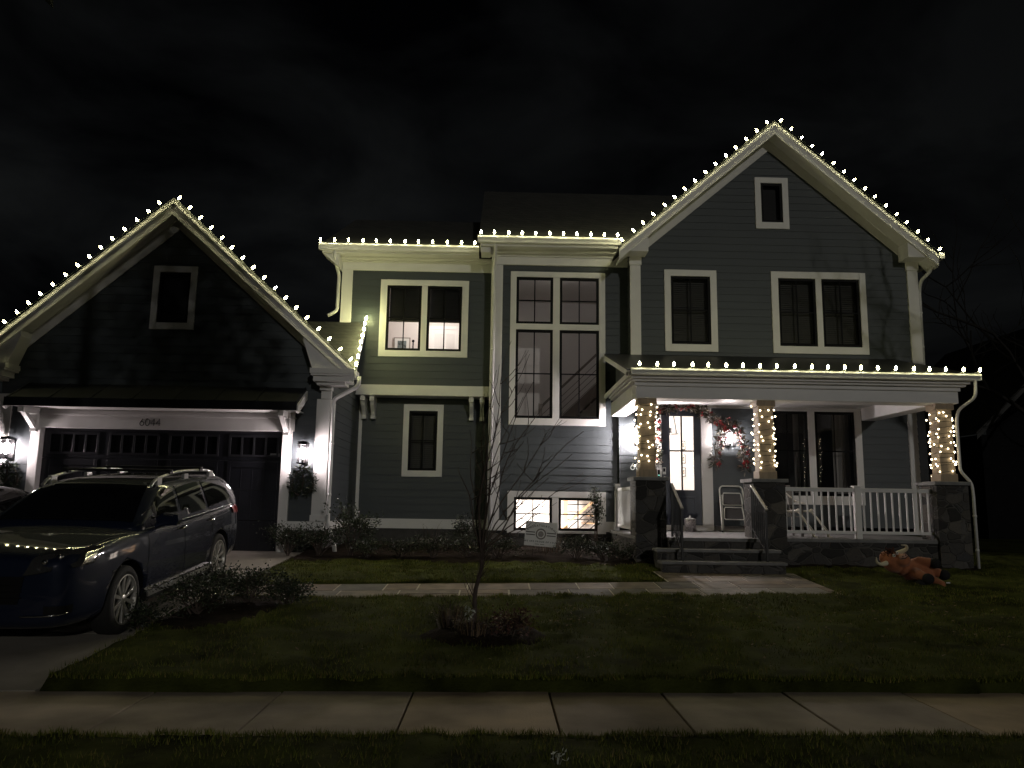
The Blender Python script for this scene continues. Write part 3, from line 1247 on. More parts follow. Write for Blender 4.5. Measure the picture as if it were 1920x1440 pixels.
# upper part of these two windows is covered by drawn blinds
for (a0, a1, c0, c1) in W1:
    q = MB()
    zc = 5.98
    q.box(a0 + 0.05, a1 - 0.05, UY + 0.16, UY + 0.175, zc + 0.02, c1)
    k = 30
    for i in range(k):
        zz = zc + (i + .5) * (c1 - zc) / k
        q.add([(a0 + .05, UY + .118, zz - .012), (a1 - .05, UY + .118, zz - .012), (a1 - .05, UY + .15, zz + .016), (a0 + .05, UY + .15, zz + .016)], [(0, 1, 2, 3)])
    q.box(a0 + 0.05, a1 - 0.05, UY + 0.11, UY + 0.16, zc - 0.02, zc + 0.02)
    part(q, "window_blind", BLIND, fix=False)
r = room(-3.5, -0.2, UY + 0.22, 21.6, 4.5, 7.1, 92, (-1.8, 20.2, 6.75), colour=(1, .91, .84), open_rects=[(-2.76, -0.88, 5.2, 6.86)])
b = MB()
yb = 21.58
b.box(-1.93, -1.13, yb - 0.03, yb, 4.5, 6.46)
b.box(-2.03, -1.93, yb - 0.05, yb, 4.5, 6.56)
b.box(-1.13, -1.03, yb - 0.05, yb, 4.5, 6.56)
b.box(-1.93, -1.13, yb - 0.05, yb, 6.46, 6.56)
b.mi = 1
b.box(-1.82, -1.58, yb - 0.034, yb - 0.03, 4.7, 6.34)
b.box(-1.48, -1.24, yb - 0.034, yb - 0.03, 4.7, 6.34)
part(b, "interior_door", [WHITE, SOFFIT], r)
b = MB()
b.box(-2.97, -2.50, yb - 0.04, yb, 5.80, 6.21)
b.mi = 1
b.box(-2.94, -2.53, yb - 0.043, yb - 0.041, 5.83, 6.18)
b.mi = 2
b.box(-2.86, -2.61, yb - 0.047, yb - 0.044, 5.90, 6.11)
part(b, "framed_picture", [mk("grey_frame", (0.25, 0.23, 0.2), .5), mk("mat_board", (.7, .7, .68), .8), mk("landscape_print", (0.12, 0.15, 0.15), .7, var=.8, vscale=12)], r)
b = MB()
b.tube([(-2.38, 21.2, 4.5), (-2.38, 21.2, 6.0)], 0.018)
b.ball((-2.38, 21.2, 6.04), 0.04)
part(b, "candle_stand", BLACKFRAME, r)
# roof behind the gutter
b = MB()
b.prism([(-4.32, UY - 0.48, 7.70), (0.6, UY - 0.48, 7.70), (0.6, 22.1, 9.9), (-4.32, 22.1, 9.9)], (0, 0, -0.05))
b.prism([(-4.32, 22.1, 9.9), (0.6, 22.1, 9.9), (0.6, 25.7, 7.7), (-4.32, 25.7, 7.7)], (0, 0, -0.05))
part(b, "roof", SHINGLE)

# ---------------------------------------------------------------- middle bay with the stair window
BY = 17.9
wall(front(BY), -0.16, 3.10, 1.20, 7.28, holes=[(0.4, 2.42, 3.52, 6.98), (0.42, 2.40, 1.2, 1.76), (2.85, 3.1, 0, 4.95)])
wall(side_l(-0.16), BY, LY, 1.2, 7.3)
b = MB()
b.box(-0.185, 0.09, BY - 0.045, BY + 0.03, 1.0, 7.26)
part(b, "corner_board", WHITE, bevel=0.005)
b = MB()
b.box(-0.185, 3.10, BY - 0.05, BY + 0.03, 7.26, 7.46)
b.box(-0.22, 3.10, BY - 0.09, BY + 0.03, 7.46, 7.52)
b.box(-0.22, 3.06, BY - 0.24, BY + 0.03, 7.52, 7.58)
b.box(-0.46, 2.80, BY - 0.44, BY + 0.03, 7.58, 7.62)
b.box(-0.44, -0.22, BY - 0.40, BY + 0.03, 7.44, 7.578)
b.box(-0.46, 2.80, BY - 0.46, BY - 0.44, 7.58, 7.80)
part(b, "frieze_board", WHITE, bevel=0.008)
gutter((-0.52, 2.86), BY - 0.462, 7.645, 0.15)
downspout([(-0.10, BY - 0.45, 7.66), (-0.10, BY - 0.40, 7.5), (-0.12, BY - 0.1, 7.2), (-0.12, BY - 0.1, 6.9), (-0.12, BY - 0.1, 1.1)], 0.04)
b = MB()
b.prism([(-0.50, BY - 0.47, 7.80), (3.4, BY - 0.47, 7.80), (6.44, 22.5, 11.05), (-0.50, 22.5, 11.05)], (0, 0, -0.05))
b.prism([(-0.50, 22.5, 11.05), (8.5, 22.5, 11.05), (8.5, 27, 7.8), (-0.50, 27, 7.8)], (0, 0, -0.05))
part(b, "roof", SHINGLE)
boxes("water_table_board", WHITE, house, (-0.16, 0.29, BY - 0.035, BY + 0.06, 0.97, 1.2), (2.535, 2.84, BY - 0.035, BY + 0.06, 0.97, 1.2))
boxes("stone_foundation", STONE, house, (-0.16, 2.84, BY - 0.02, BY + 0.1, 0.3, 0.92), (-0.16, 0.29, BY - 0.021, BY + 0.1, 0.92, 0.97), (2.535, 2.84, BY - 0.021, BY + 0.1, 0.92, 0.97))
SW = [(0.42, 1.30, 3.56, 5.68), (1.46, 2.40, 3.56, 5.68), (0.42, 1.30, 5.82, 6.97), (1.46, 2.40, 5.82, 6.97)]
window(0.28, 2.55, 3.40, 7.10, BY, SW, back=None)
r = room(-0.05, 3.0, BY + 0.12, 21.5, 2.2, 7.3, 17.0, (1.4, 18.25, 7.08), colour=(1, .95, .92), open_rects=[(0.42, 2.40, 3.55, 6.98)])
# stair flight on the right of the stairwell
b = MB()
for i in range(9):
    x = 1.25 + i * 0.2
    b.box(x, x + 0.22, 20.2, 21.4, 3.3 + i * 0.19 - 0.05, 3.3 + i * 0.19)
b.bar((1.15, 20.15, 3.15), (3.0, 20.15, 4.95), 0.05, 0.25)
b.bar((1.15, 20.15, 4.1), (3.0, 20.15, 5.9), 0.06, 0.06)
b.box(1.1, 1.2, 20.1, 20.2, 3.0, 4.2)
for i in range(4):
    b.bar((1.2, 20.15, 3.4 + i * .17), (3.0, 20.15, 5.15 + i * .17), 0.015, 0.015)
part(b, "stair", mk("stair_oak", (0.16, 0.13, 0.11), .5), r)
b = MB()
b.box(1.95, 2.22, BY + 0.2, BY + 0.24, 3.6, 3.72)
part(b, "window_card", WHITE, r)
BW = [(0.43, 1.31, 0.98, 1.73), (1.46, 2.36, 0.98, 1.73)]
window(0.28, 2.55, 0.92, 1.87, BY, BW, back=None)
r = room(0.0, 2.84, BY + 0.12, 21.5, -0.8, 2.1, 560, (1.0, 19.6, 0.80), colour=(1, .93, .86), open_rects=[(0.43, 2.36, 0.98, 1.73)])
b = MB()
b.box(1.82, 1.93, 20.6, 20.72, 0.9, 2.05)
b.bar((1.0, 20.4, 0.35), (2.8, 20.4, 1.85), 0.06, 0.065)
for i in range(7):
    b.box(1.9 + i * .12, 2.2 + i * .12, 20.7, 21.4, 0.3 + i * 0.2 - .03, 0.3 + i * 0.2)
part(b, "stair", mk("stair_pine", (0.42, 0.27, 0.15), .5), r)
b = MB()
for i in range(5):
    b.bar((1.0 + i * .02, 20.36, 0.18 - i * .24), (2.8, 20.36, 1.70 - i * .24), 0.025, 0.025)
for i in range(4):
    b.bar((1.85, 20.9, 1.78 - i * .2), (2.8, 20.9, 1.78 - i * .2), 0.025, 0.025)
part(b, "stair_railing", IRON, r)

# ---------------------------------------------------------------- right gable
QX0, QX1, QY = 3.10, 9.85, 17.4
QP, QS, QZ = 6.44, 0.86, 10.63


def q_roof(x):
    return QZ - QS * abs(x - QP)


wall(front(QY), QX0, QX1, 4.93, QZ, holes=[(4.0, 4.97, 5.28, 6.94), (6.53, 8.5, 5.28, 6.94), (6.2, 6.76, 8.25, 9.3)],
     xl=lambda z: inv_l(z, QZ, QP, QS, .13), xr=lambda z: 2 * QP - inv_l(z, QZ, QP, QS, .13))
wall(side_l(QX0), QY, BY, 4.93, 7.5)
wall(side_r(QX1), QY, 24, 1.2, 7.5)
for x0, x1 in ((QX0 - 0.03, QX0 + 0.21), (QX1 - 0.22, QX1 + 0.03)):
    b = MB()
    b.box(x0, x1, QY - 0.045, QY + 0.02, 4.93, 7.16)
    b.box(x0 - 0.02, x1 + 0.02, QY - 0.07, QY + 0.02, 7.16, 7.36)
    part(b, "corner_board", WHITE, bevel=0.005)
RQ = QY - 0.5
b = MB()
for sg in (-1, 1):
    xe = QP + sg * 3.72
    b.prism([(QP, RQ, QZ), (xe, RQ, q_roof(xe)), (xe, 24.5, q_roof(xe)), (QP, 24.5, QZ)], (0, 0, -0.05))
part(b, "roof", SHINGLE)
for sg in (-1, 1):
    b = MB()
    xe = QP + sg * 3.70
    d = 0.055
    z1_ = q_roof(xe)
    b.prism([(QP, RQ + 0.004, QZ - d), (xe, RQ + 0.004, z1_ - d), (xe, RQ + 0.004, z1_ - d - 0.24), (QP, RQ + 0.004, QZ - d - 0.28)], (0, 0.035, 0))
    b.prism([(QP, RQ - 0.016, QZ - d), (xe, RQ - 0.016, z1_ - d), (xe, RQ - 0.016, z1_ - d - 0.07), (QP, RQ - 0.016, QZ - d - 0.07)], (0, 0.02, 0))
    part(b, "rake_board", WHITE)
    b = MB()
    xs_ = QP + sg * 3.62
    b.prism([(QP, RQ + 0.04, QZ - 0.26), (xs_, RQ + 0.04, q_roof(xs_) - 0.26), (xs_, QY - 0.02, q_roof(xs_) - 0.26), (QP, QY - 0.02, QZ - 0.26)], (0, 0, 0.02))
    part(b, "soffit", SOFFIT)
    b = MB()
    xf = QP + sg * 3.3
    b.prism([(QP, QY - 0.04, QZ - 0.26), (xf, QY - 0.04, q_roof(xf) - 0.26), (xf, QY - 0.04, q_roof(xf) - 0.50), (QP, QY - 0.04, QZ - 0.53)], (0, 0.02, 0))
    part(b, "frieze_board", SOFFIT)
    b = MB()
    xi = QP + sg * 3.02
    b.prism([(xi, RQ + 0.045, q_roof(xi) - 0.3), (xe, RQ + 0.045, z1_ - d - 0.22), (xe, RQ + 0.045, z1_ - 0.32), (QP + sg * 3.45, RQ + 0.045, 7.36), (xi, RQ + 0.045, 7.36)], (0, 0.44, 0))
    part(b, "eave_return", WHITE, bevel=0.006)
b = MB()
b.box(QP + 3.72, QP + 3.84, RQ - 0.01, 20, 7.33, 7.46)
part(b, "gutter", GREYMETAL)
downspout([(QP + 3.70, RQ + 0.15, 7.33), (QP + 3.62, RQ + 0.25, 7.08), (QX1 + 0.09, QY - 0.06, 6.92), (QX1 + 0.08, QY + 0.02, 6.7), (QX1 + 0.08, QY + 0.05, 4.9)], 0.04)
window(3.87, 5.10, 5.12, 7.07, QY, [(4.02, 4.95, 5.29, 6.92)], muntin=True)
window(6.39, 8.63, 5.12, 7.08, QY, [(6.55, 7.44, 5.29, 6.92), (7.58, 8.48, 5.29, 6.92)])
window(6.08, 6.88, 8.13, 9.41, QY, [(6.22, 6.74, 8.29, 9.27)], muntin=False, back="dark")

# ---------------------------------------------------------------- entrance wall behind the porch
EY = 17.8
wall(front(EY), 2.85, QX1, 1.15, 3.86, holes=[(3.70, 5.0, 0, 3.9), (6.2, 8.5, 1.75, 3.9)])
wall(side_l(2.85), EY, BY, 1.15, 4.95)
b = MB()
laps(b, front(EY), 2.85, 3.3, 3.86, 4.93)
part(b, "siding_wall", SIDING, fix=False)
b = MB()
b.box(3.05, QX1 - 0.2, EY - 0.04, EY + 0.03, 3.86, 4.02)
part(b, "frieze_board", WHITE)
b = MB()
b.box(QX1 - 0.2, QX1 + 0.03, EY - 0.045, EY + 0.02, 1.03, 4.02)
part(b, "corner_board", WHITE, bevel=0.005)
# front door
b = MB()
b.box(3.68, 3.83, EY - 0.05, EY + 0.1, 1.03, 3.86)
b.box(4.76, 5.01, EY - 0.05, EY + 0.1, 1.03, 3.86)
b.box(3.83, 4.76, EY - 0.05, EY + 0.1, 3.80, 3.86)
b.box(3.83, 4.76, EY - 0.06, EY + 0.1, 1.03, 1.15)
part(b, "door_casing", WHITE, bevel=0.006)
b = MB()
dx0, dx1, dz0, dz1 = 3.83, 4.76, 1.15, 3.80
px0, px1, pz0, pz1 = 4.03, 4.60, 1.95, 3.66
b.box(dx0, px0, EY, EY + 0.05, dz0, dz1)
b.box(px1, dx1, EY, EY + 0.05, dz0, dz1)
b.box(px0, px1, EY, EY + 0.05, pz1, dz1)
b.box(px0, px1, EY, EY + 0.05, dz0, pz0)
b.box(4.02, 4.06, EY - 0.012, EY, 1.32, 1.80)
b.box(4.57, 4.61, EY - 0.012, EY, 1.32, 1.80)
b.box(4.06, 4.57, EY - 0.012, EY, 1.32, 1.36)
b.box(4.06, 4.57, EY - 0.012, EY, 1.76, 1.80)
fd = part(b, "front_door", DOORBLUE, bevel=0.004)
b = MB()
xm, zm = (px0 + px1) / 2, 2.85
b.box(xm - 0.016, xm + 0.016, EY + 0.005, EY + 0.045, pz0, pz1)
b.box(px0, xm - 0.016, EY + 0.005, EY + 0.045, zm - 0.016, zm + 0.016)
b.box(xm + 0.016, px1, EY + 0.005, EY + 0.045, zm - 0.016, zm + 0.016)
part(b, "muntin", BLACKFRAME, fd)
b = MB()
b.quad((px0, EY + 0.025, pz0), (px1, EY + 0.025, pz0), (px1, EY + 0.025, pz1), (px0, EY + 0.025, pz1))
part(b, "pane", GLASS, fd, fix=False)
b = MB()
b.box(3.875, 3.905, EY - 0.05, EY - 0.035, 1.95, 2.25)
b.box(3.88, 3.90, EY - 0.036, EY, 1.97, 2.0)
b.box(3.88, 3.90, EY - 0.036, EY, 2.2, 2.23)
part(b, "handle", mk("satin_nickel", (0.6, 0.6, 0.6), .25, metal=.9), fd)
b = MB()
b.box(3.85, 3.93, EY - 0.025, EY, 2.30, 2.46)
b.mi = 1
b.box(3.865, 3.915, EY - 0.028, EY - 0.025, 2.36, 2.44)
part(b, "keypad_lock", [GREYMETAL, BLACKFRAME], fd)
b = MB()
b.box(3.73, 3.78, EY - 0.08, EY - 0.051, 2.24, 2.40)
b.mi = 1
b.lathe([(0.018, 0), (0.018, 0.006)], (3.755, EY - 0.081, 2.275), 10, Matrix.Rotation(rad(90), 4, 'X'))
part(b, "doorbell", [BLACKFRAME, emit("doorbell_glow", (0.1, 0.9, 0.75), 0.8)])
r = room(3.3, 5.92, EY + 0.1, 22.0, 1.03, 4.25, 620, (5.3, 19.0, 3.9), colour=(1, .94, .88), open_rects=[(3.83, 4.76, 1.15, 3.86)])
for zc in (3.30, 2.91, 2.54):
    b = MB()
    b.box(5.30, 5.42, 21.94, 21.99, zc - 0.125, zc + 0.125)
    b.mi = 1
    b.box(5.318, 5.402, 21.935, 21.94, zc - 0.108, zc + 0.108)
    b.mi = 2
    b.box(5.34, 5.38, 21.93, 21.935, zc - 0.06, zc + 0.06)
    part(b, "picture_frame", [BLACKFRAME, mk("mat_board", (.7, .7, .68)), mk("picture_print", (0.3, 0.25, 0.2), .7, var=.6, vscale=20)], r)
b = MB()
c = Vector((4.45, 19.5, 3.55))
for i in range(4):
    a = math.pi / 2 * i + .6
    u = Vector((math.cos(a), math.sin(a), 0))
    b.tube([c + Vector((0, 0, .42)), c + u * .10 + Vector((0, 0, .34)), c + u * .17 + Vector((0, 0, .05)), c + u * .2 + Vector((0, 0, -.15))], 0.008, 6)
b.tube([c + Vector((.2 * math.cos(t), .2 * math.sin(t), -.15)) for t in np.linspace(0, 6.283, 18)], 0.008, 6)
b.tube([c + Vector((0, 0, .42)), c + Vector((0, 0, .6))], 0.008, 6)
b.lathe([(.03, 0), (.03, .12)], c - Vector((0, 0, .12)), 8)
part(b, "pendant_lantern", IRON, r)
b = MB()
b.box(4.7, 5.4, 21.97, 22.0, 1.03, 1.2)
b.box(4.62, 5.02, 21.96, 21.99, 1.05, 4.2)
part(b, "interior_door", WHITE, r)

# porch windows
PW = [(6.32, 7.28, 1.86, 3.82), (7.44, 8.38, 1.86, 3.82)]
w = window(6.16, 8.54, 1.66, 3.859, EY, PW, back=None, muntin=False)
for (a0, a1, c0, c1) in PW:
    b = MB()
    b.box(a0 + .045, a1 - .045, EY + .0, EY + .016, 2.88, 2.91)
    b.box((a0 + a1) / 2 - .008, (a0 + a1) / 2 + .008, EY + .002, EY + .014, 1.9, 2.88)
    b.box((a0 + a1) / 2 - .008, (a0 + a1) / 2 + .008, EY + .002, EY + .014, 2.91, 3.77)
    part(b, "muntin", BLACKFRAME, w)
b = MB()
for (x0, x1) in ((6.25, 6.62), (7.06, 7.2), (8.0, 8.42)):
    nf = 14
    pts = [(x0 + (x1 - x0) * i / nf, EY + 0.34 + 0.03 * math.sin(i * 1.9)) for i in range(nf + 1)]
    for p, q in zip(pts[:-1], pts[1:]):
        b.quad((p[0], p[1], 1.7), (q[0], q[1], 1.7), (q[0], q[1], 3.9), (p[0], p[1], 3.9))
part(b, "curtain", mk("linen_curtain", (0.32, 0.31, 0.30), .9), w, fix=False)
b = MB()
b.box(6.0, 8.8, EY + 1.6, EY + 1.65, 1.0, 4.0)
part(b, "dark_interior", DARKROOM, w)

# house number by the door
b = MB()
for i, ch in enumerate("6044"):
    stroke_digit(b, ch, 3.155 + i * 0.125, 2.47, 0.15, EY - 0.035, 0.0095)
part(b, "house_number", emit("backlit_numerals", (1.0, 0.97, 0.93), 0.5))

# ---------------------------------------------------------------- porch
PY = 14.5
b = MB()
b.box(3.21, 4.85, 14.22, PY + 0.05, 0.955, 1.02)
b.box(2.62, 8.97, PY + 0.05, EY, 0.955, 1.02)
part(b, "porch_floor", BLUESTONE, bevel=0.01)
boxes("porch_foundation", STONE, house, (5.46, 8.34, PY + 0.06, PY + 0.3, 0.25, 0.955), (2.66, 2.9, PY + 0.6, EY, 0.25, 0.955), (8.7, 8.93, PY + 0.6, EY, 0.25, 0.955), (3.2, 4.86, 14.26, PY + 0.1, 0.3, 0.953))
b = MB()
b.box(2.92, 5.08, 13.60, 14.25, 0.42, 0.585)
b.box(2.90, 5.10, 13.93, 14.25, 0.587, 0.775)
st = part(b, "porch_steps", STONE)
b = MB()
b.box(2.90, 5.10, 13.57, 13.95, 0.587, 0.637)
b.box(2.88, 5.12, 13.90, 14.27, 0.777, 0.83)
part(b, "tread", BLUESTONE, st, bevel=0.008)
for x0, x1 in ((2.63, 3.20), (4.86, 5.46), (8.34, 8.95)):
    b = MB()
    b.box(x0, x1, PY, PY + 0.6, 0.25, 2.05)
    pier = part(b, "porch_pier", STONE)
    b = MB()
    b.box(x0 - 0.05, x1 + 0.05, PY - 0.05, PY + 0.65, 2.05, 2.12)
    part(b, "pier_cap", BLUESTONE, pier, bevel=0.01)
COLS = []
for cx_ in (2.885, 5.17, 8.645):
    b = MB()
    cy_ = PY + 0.24
    COLS.append((cx_, cy_))
    h = 0.145
    b.box(cx_ - h, cx_ + h, cy_ - h, cy_ + h, 2.12, 3.62)
    b.box(cx_ - h - .025, cx_ + h + .025, cy_ - h - .025, cy_ + h + .025, 2.121, 2.27)
    b.box(cx_ - h - .035, cx_ + h + .035, cy_ - h - .035, cy_ + h + .035, 3.50, 3.619)
    part(b, "porch_column", CEDAR, bevel=0.008)
b = MB()
b.box(2.66, 8.90, PY + 0.02, PY + 0.46, 3.62, 3.93)
b.box(2.66, 3.02, PY + 0.46, EY - 0.05, 3.62, 3.93)
b.box(8.54, 8.90, PY + 0.46, EY - 0.05, 3.62, 3.93)
b.box(2.63, 8.93, PY - 0.02, PY + 0.02, 3.85, 3.93)
part(b, "porch_beam", WHITE, bevel=0.008)
b = MB()
b.box(2.58, 9.0, PY - 0.09, PY + 0.02, 3.93, 3.975)
b.box(2.54, 9.05, PY - 0.15, PY + 0.02, 3.975, 4.02)
b.box(2.50, 9.15, PY - 0.17, PY - 0.14, 4.02, 4.15)
b.box(2.58, 2.66, PY + 0.02, EY - 0.5, 3.93, 3.975)
b.box(2.54, 2.66, PY + 0.02, EY - 0.5, 3.975, 4.02)
part(b, "cornice", WHITE, bevel=0.006)
b = MB()
b.box(3.02, 8.54, PY + 0.46, EY - 0.05, 3.90, 3.94)
part(b, "porch_ceiling", WHITE)
gutter((2.52, 9.2), PY - 0.172, 4.03, 0.12, 0.11)
b = MB()
b.prism([(2.46, PY - 0.20, 4.15), (9.2, PY - 0.20, 4.15), (9.2, QY, 5.03), (2.46, QY, 5.03)], (0, 0, -0.04))
part(b, "porch_roof", METALROOF)
b = MB()
b.prism([(2.50, PY - 0.17, 4.105), (2.50, QY + 0.35, 5.085), (2.50, QY + 0.35, 4.95), (2.50, PY - 0.05, 4.02), (2.50, PY - 0.17, 4.02)], (0.04, 0, 0))
b.box(2.50, 2.54, PY - 0.05, EY - 0.06, 4.022, 4.12)
part(b, "rake_board", WHITE)
b = MB()
b.prism([(2.72, PY, 4.03), (2.72, QY, 4.03), (2.72, QY, 4.93)], (0.03, 0, 0))
part(b, "gable_end_panel", SIDING)
b = MB()
b.prism([(8.9, PY, 4.03), (8.9, QY, 4.03), (8.9, QY, 4.93)], (0.03, 0, 0))
part(b, "gable_end_panel", SIDING)
downspout([(9.10, PY - 0.22, 4.04), (9.10, PY - 0.20, 3.72), (8.88, PY + 0.02, 3.50), (8.855, PY + 0.06, 3.3), (8.855, PY + 0.06, 2.32), (9.0, PY - 0.03, 2.1), (9.01, PY - 0.04, 1.9), (9.01, PY - 0.04, 0.5)], 0.031)


def railing(x0, x1, y, n, post_r=None):
    b = MB()
    b.box(x0, x1, y - 0.03, y + 0.03, 1.90, 1.955)
    b.box(x0, x1, y - 0.04, y + 0.04, 1.955, 1.975)
    rl = part(b, "railing", WHITE, bevel=0.004)
    b = MB()
    b.box(x0, x1, y - 0.025, y + 0.025, 1.11, 1.165)
    part(b, "bottom_rail", WHITE, rl, bevel=0.004)
    for i in range(n):
        xx = x0 + (i + 0.5) * (x1 - x0) / n
        q = MB()
        q.box(xx - 0.013, xx + 0.013, y - 0.015, y + 0.015, 1.165, 1.90)
        part(q, "baluster", WHITE, rl)
    return rl


railing(5.46, 6.84, PY + 0.2, 10)
rl = railing(6.96, 8.34, PY + 0.2, 10)
b = MB()
b.box(6.845, 6.955, PY + 0.145, PY + 0.255, 1.022, 1.99)
b.box(6.825, 6.975, PY + 0.125, PY + 0.275, 1.99, 2.02)
part(b, "newel_post", WHITE, bevel=0.006)
b = MB()
b.box(2.72, 2.80, 17.5, 17.62, 1.022, 2.0)
b.box(2.70, 2.82, 17.48, 17.64, 2.0, 2.06)
b.box(2.74, 2.78, PY + 0.6, 17.5, 1.90, 1.96)
b.box(2.74, 2.78, PY + 0.6, 17.5, 1.10, 1.16)
for i in range(20):
    yy = PY + 0.7 + i * 0.138
    b.box(2.745, 2.775, yy - 0.015, yy + 0.015, 1.16, 1.90)
part(b, "side_railing", WHITE)
for xh in (3.30, 4.80):
    b = MB()
    b.box(xh - 0.02, xh + 0.02, 13.70, 13.74, 0.64, 1.57)
    b.box(xh - 0.02, xh + 0.02, PY - 0.06, PY - 0.02, 1.022, 2.0)
    b.bar((xh, PY - 0.04, 1.2), (xh, 13.72, 0.80), 0.03, 0.03)
    hr = part(b, "handrail", mk("black_rail_paint", (0.015, 0.015, 0.016), .3, coat=.4), bevel=0.004)
    q = MB()
    q.bar((xh, PY - 0.02, 2.0), (xh, 13.66, 1.54), 0.05, 0.03)
    part(q, "grip_rail", mk("lit_rail_top", (0.34, 0.33, 0.31), .28, metal=.3), hr, bevel=0.006)  # grey base colour stands in for lantern light on the black rail
    for i in range(6):
        t = (i + 1) / 7
        yy = PY - 0.04 + (13.72 - PY + 0.04) * t
        q = MB()
        q.box(xh - 0.009, xh + 0.009, yy - 0.009, yy + 0.009, 1.2 - 0.4 * t, 1.985 - 0.43 * t)
        part(q, "baluster", IRON, hr)

# ================================================================== LIGHTS THE PLACE HAS
ROOFGLOW = emit("roof_bulb_glow", (1.0, 0.94, 0.50), 112.0)
EAVEGLOW = emit("eave_bulb_glow", (1.0, 0.97, 0.42), 230.0)
MINIGLOW = emit("mini_bulb_glow", (1.0, 0.84, 0.55), 9.0)
SOCKET = mk("green_socket", (0.015, 0.03, 0.015), 0.5)
WIRE = mk("light_wire", (0.012, 0.02, 0.012), 0.6)


def bulb_mesh(name, glow, s=1.0):
    b = MB()
    b.lathe([(0.014 * s, -0.01 * s), (0.017 * s, 0.028 * s)], n=8)
    b.mi = 1
    b.lathe([(0.016 * s, 0.029 * s), (0.029 * s, 0.055 * s), (0.029 * s, 0.075 * s), (0.018 * s, 0.11 * s), (0.004 * s, 0.132 * s)], n=8)
    o = b.build(name, [SOCKET, glow], smooth=False)
    me = o.data
    bpy.data.objects.remove(o)
    return me


BULB = bulb_mesh("bulb", ROOFGLOW, 0.78)
EBULB = bulb_mesh("bulb", EAVEGLOW, 0.9)


def light_string(label, pts, axis_, me, sag=0.015, group="roofline light strings"):
    """pts: bulb feet; axis_: direction each bulb points"""
    t = thing("light_string", label, "string lights", pts[0], group)
    w = MB()
    path = []
    for i, p in enumerate(pts):
        p = Vector(p)
        if i:
            m_ = (p + Vector(pts[i - 1])) / 2 - Vector((0, 0, sag)) + Vector((0, -0.004, 0))
            path.append(m_)
        path.append(p)
    w.tube(path, 0.006, 5)
    w.build("wire", WIRE, t)
    for i, p in enumerate(pts):
        o = bpy.data.objects.new("bulb", me)
        COL.objects.link(o)
        o.parent = t
        o.location = Vector(p) - Vector(pts[0])
        a = Vector(axis_[i] if isinstance(axis_, list) else axis_)
        a = (a + Vector((random.uniform(-.12, .12), random.uniform(-.12, .12), random.uniform(-.08, .08)))).normalized()
        o.rotation_mode = 'QUATERNION'
        o.rotation_quaternion = Vector((0, 0, 1)).rotation_difference(a)
    return t


def lerp_pts(a, b, n):
    a, b = Vector(a), Vector(b)
    return [tuple(a.lerp(b, (i + random.uniform(-.06, .06)) / (n - 1))) for i in range(n)]


nl = Vector((-GS, 0, 1)).normalized()
nr = Vector((GS, 0, 1)).normalized()
yb_ = RY0 - 0.05
light_string("string of warm white bulbs up the left slope of the garage gable", lerp_pts((-10.4, yb_, g_roof(-10.4) + .02), (-6.92, yb_, g_roof(-6.92) + .02), 17), nl, BULB)
light_string("string of warm white bulbs down the right slope of the garage gable", lerp_pts((-6.60, yb_, g_roof(-6.60) + .02), (-2.95, yb_, g_roof(-2.95) + .02), 17), nr, BULB)
light_string("short string of bright yellow bulbs climbing the garage roof edge to the yellow-lit wall",
             lerp_pts((VA[0], VA[1] + .05, VA[2] + .04), (VB[0], VB[1] - .12, VB[2] + .02), 8), Vector((0.2, -0.5, 1)), EBULB)
light_string("string of yellow glowing bulbs on the gutter above the blind-covered lit window pair", lerp_pts((-4.30, UY - 0.63, 7.70), (-0.60, UY - 0.63, 7.70), 12), Vector((0, -0.1, 1)), BULB)
light_string("string of warm bulbs on the gutter above the tall stairwell window", lerp_pts((-0.45, BY - 0.62, 7.80), (2.78, BY - 0.62, 7.80), 11), Vector((0, -0.1, 1)), BULB)
nl2 = Vector((-QS, 0, 1)).normalized()
nr2 = Vector((QS, 0, 1)).normalized()
light_string("string of warm bulbs up the left slope of the tall right gable", lerp_pts((2.84, RQ - .05, q_roof(2.84) + .02), (6.27, RQ - .05, q_roof(6.27) + .02), 15), nl2, BULB)
light_string("string of warm bulbs down the right slope of the tall right gable", lerp_pts((6.55, RQ - .05, q_roof(6.55) + .02), (10.1, RQ - .05, q_roof(10.1) + .02), 16), nr2, BULB)
light_string("string of yellow bulbs along the front gutter of the porch roof", lerp_pts((2.68, PY - 0.315, 4.165), (9.15, PY - 0.315, 4.165), 21), Vector((0, -0.1, 1)), BULB, group="roofline light strings")

mb_ = MB()
mb_.ball((0, 0, 0), 0.0165, 6, 4)
_o = mb_.build("mini_bulb", MINIGLOW)
MINI = _o.data
bpy.data.objects.remove(_o)


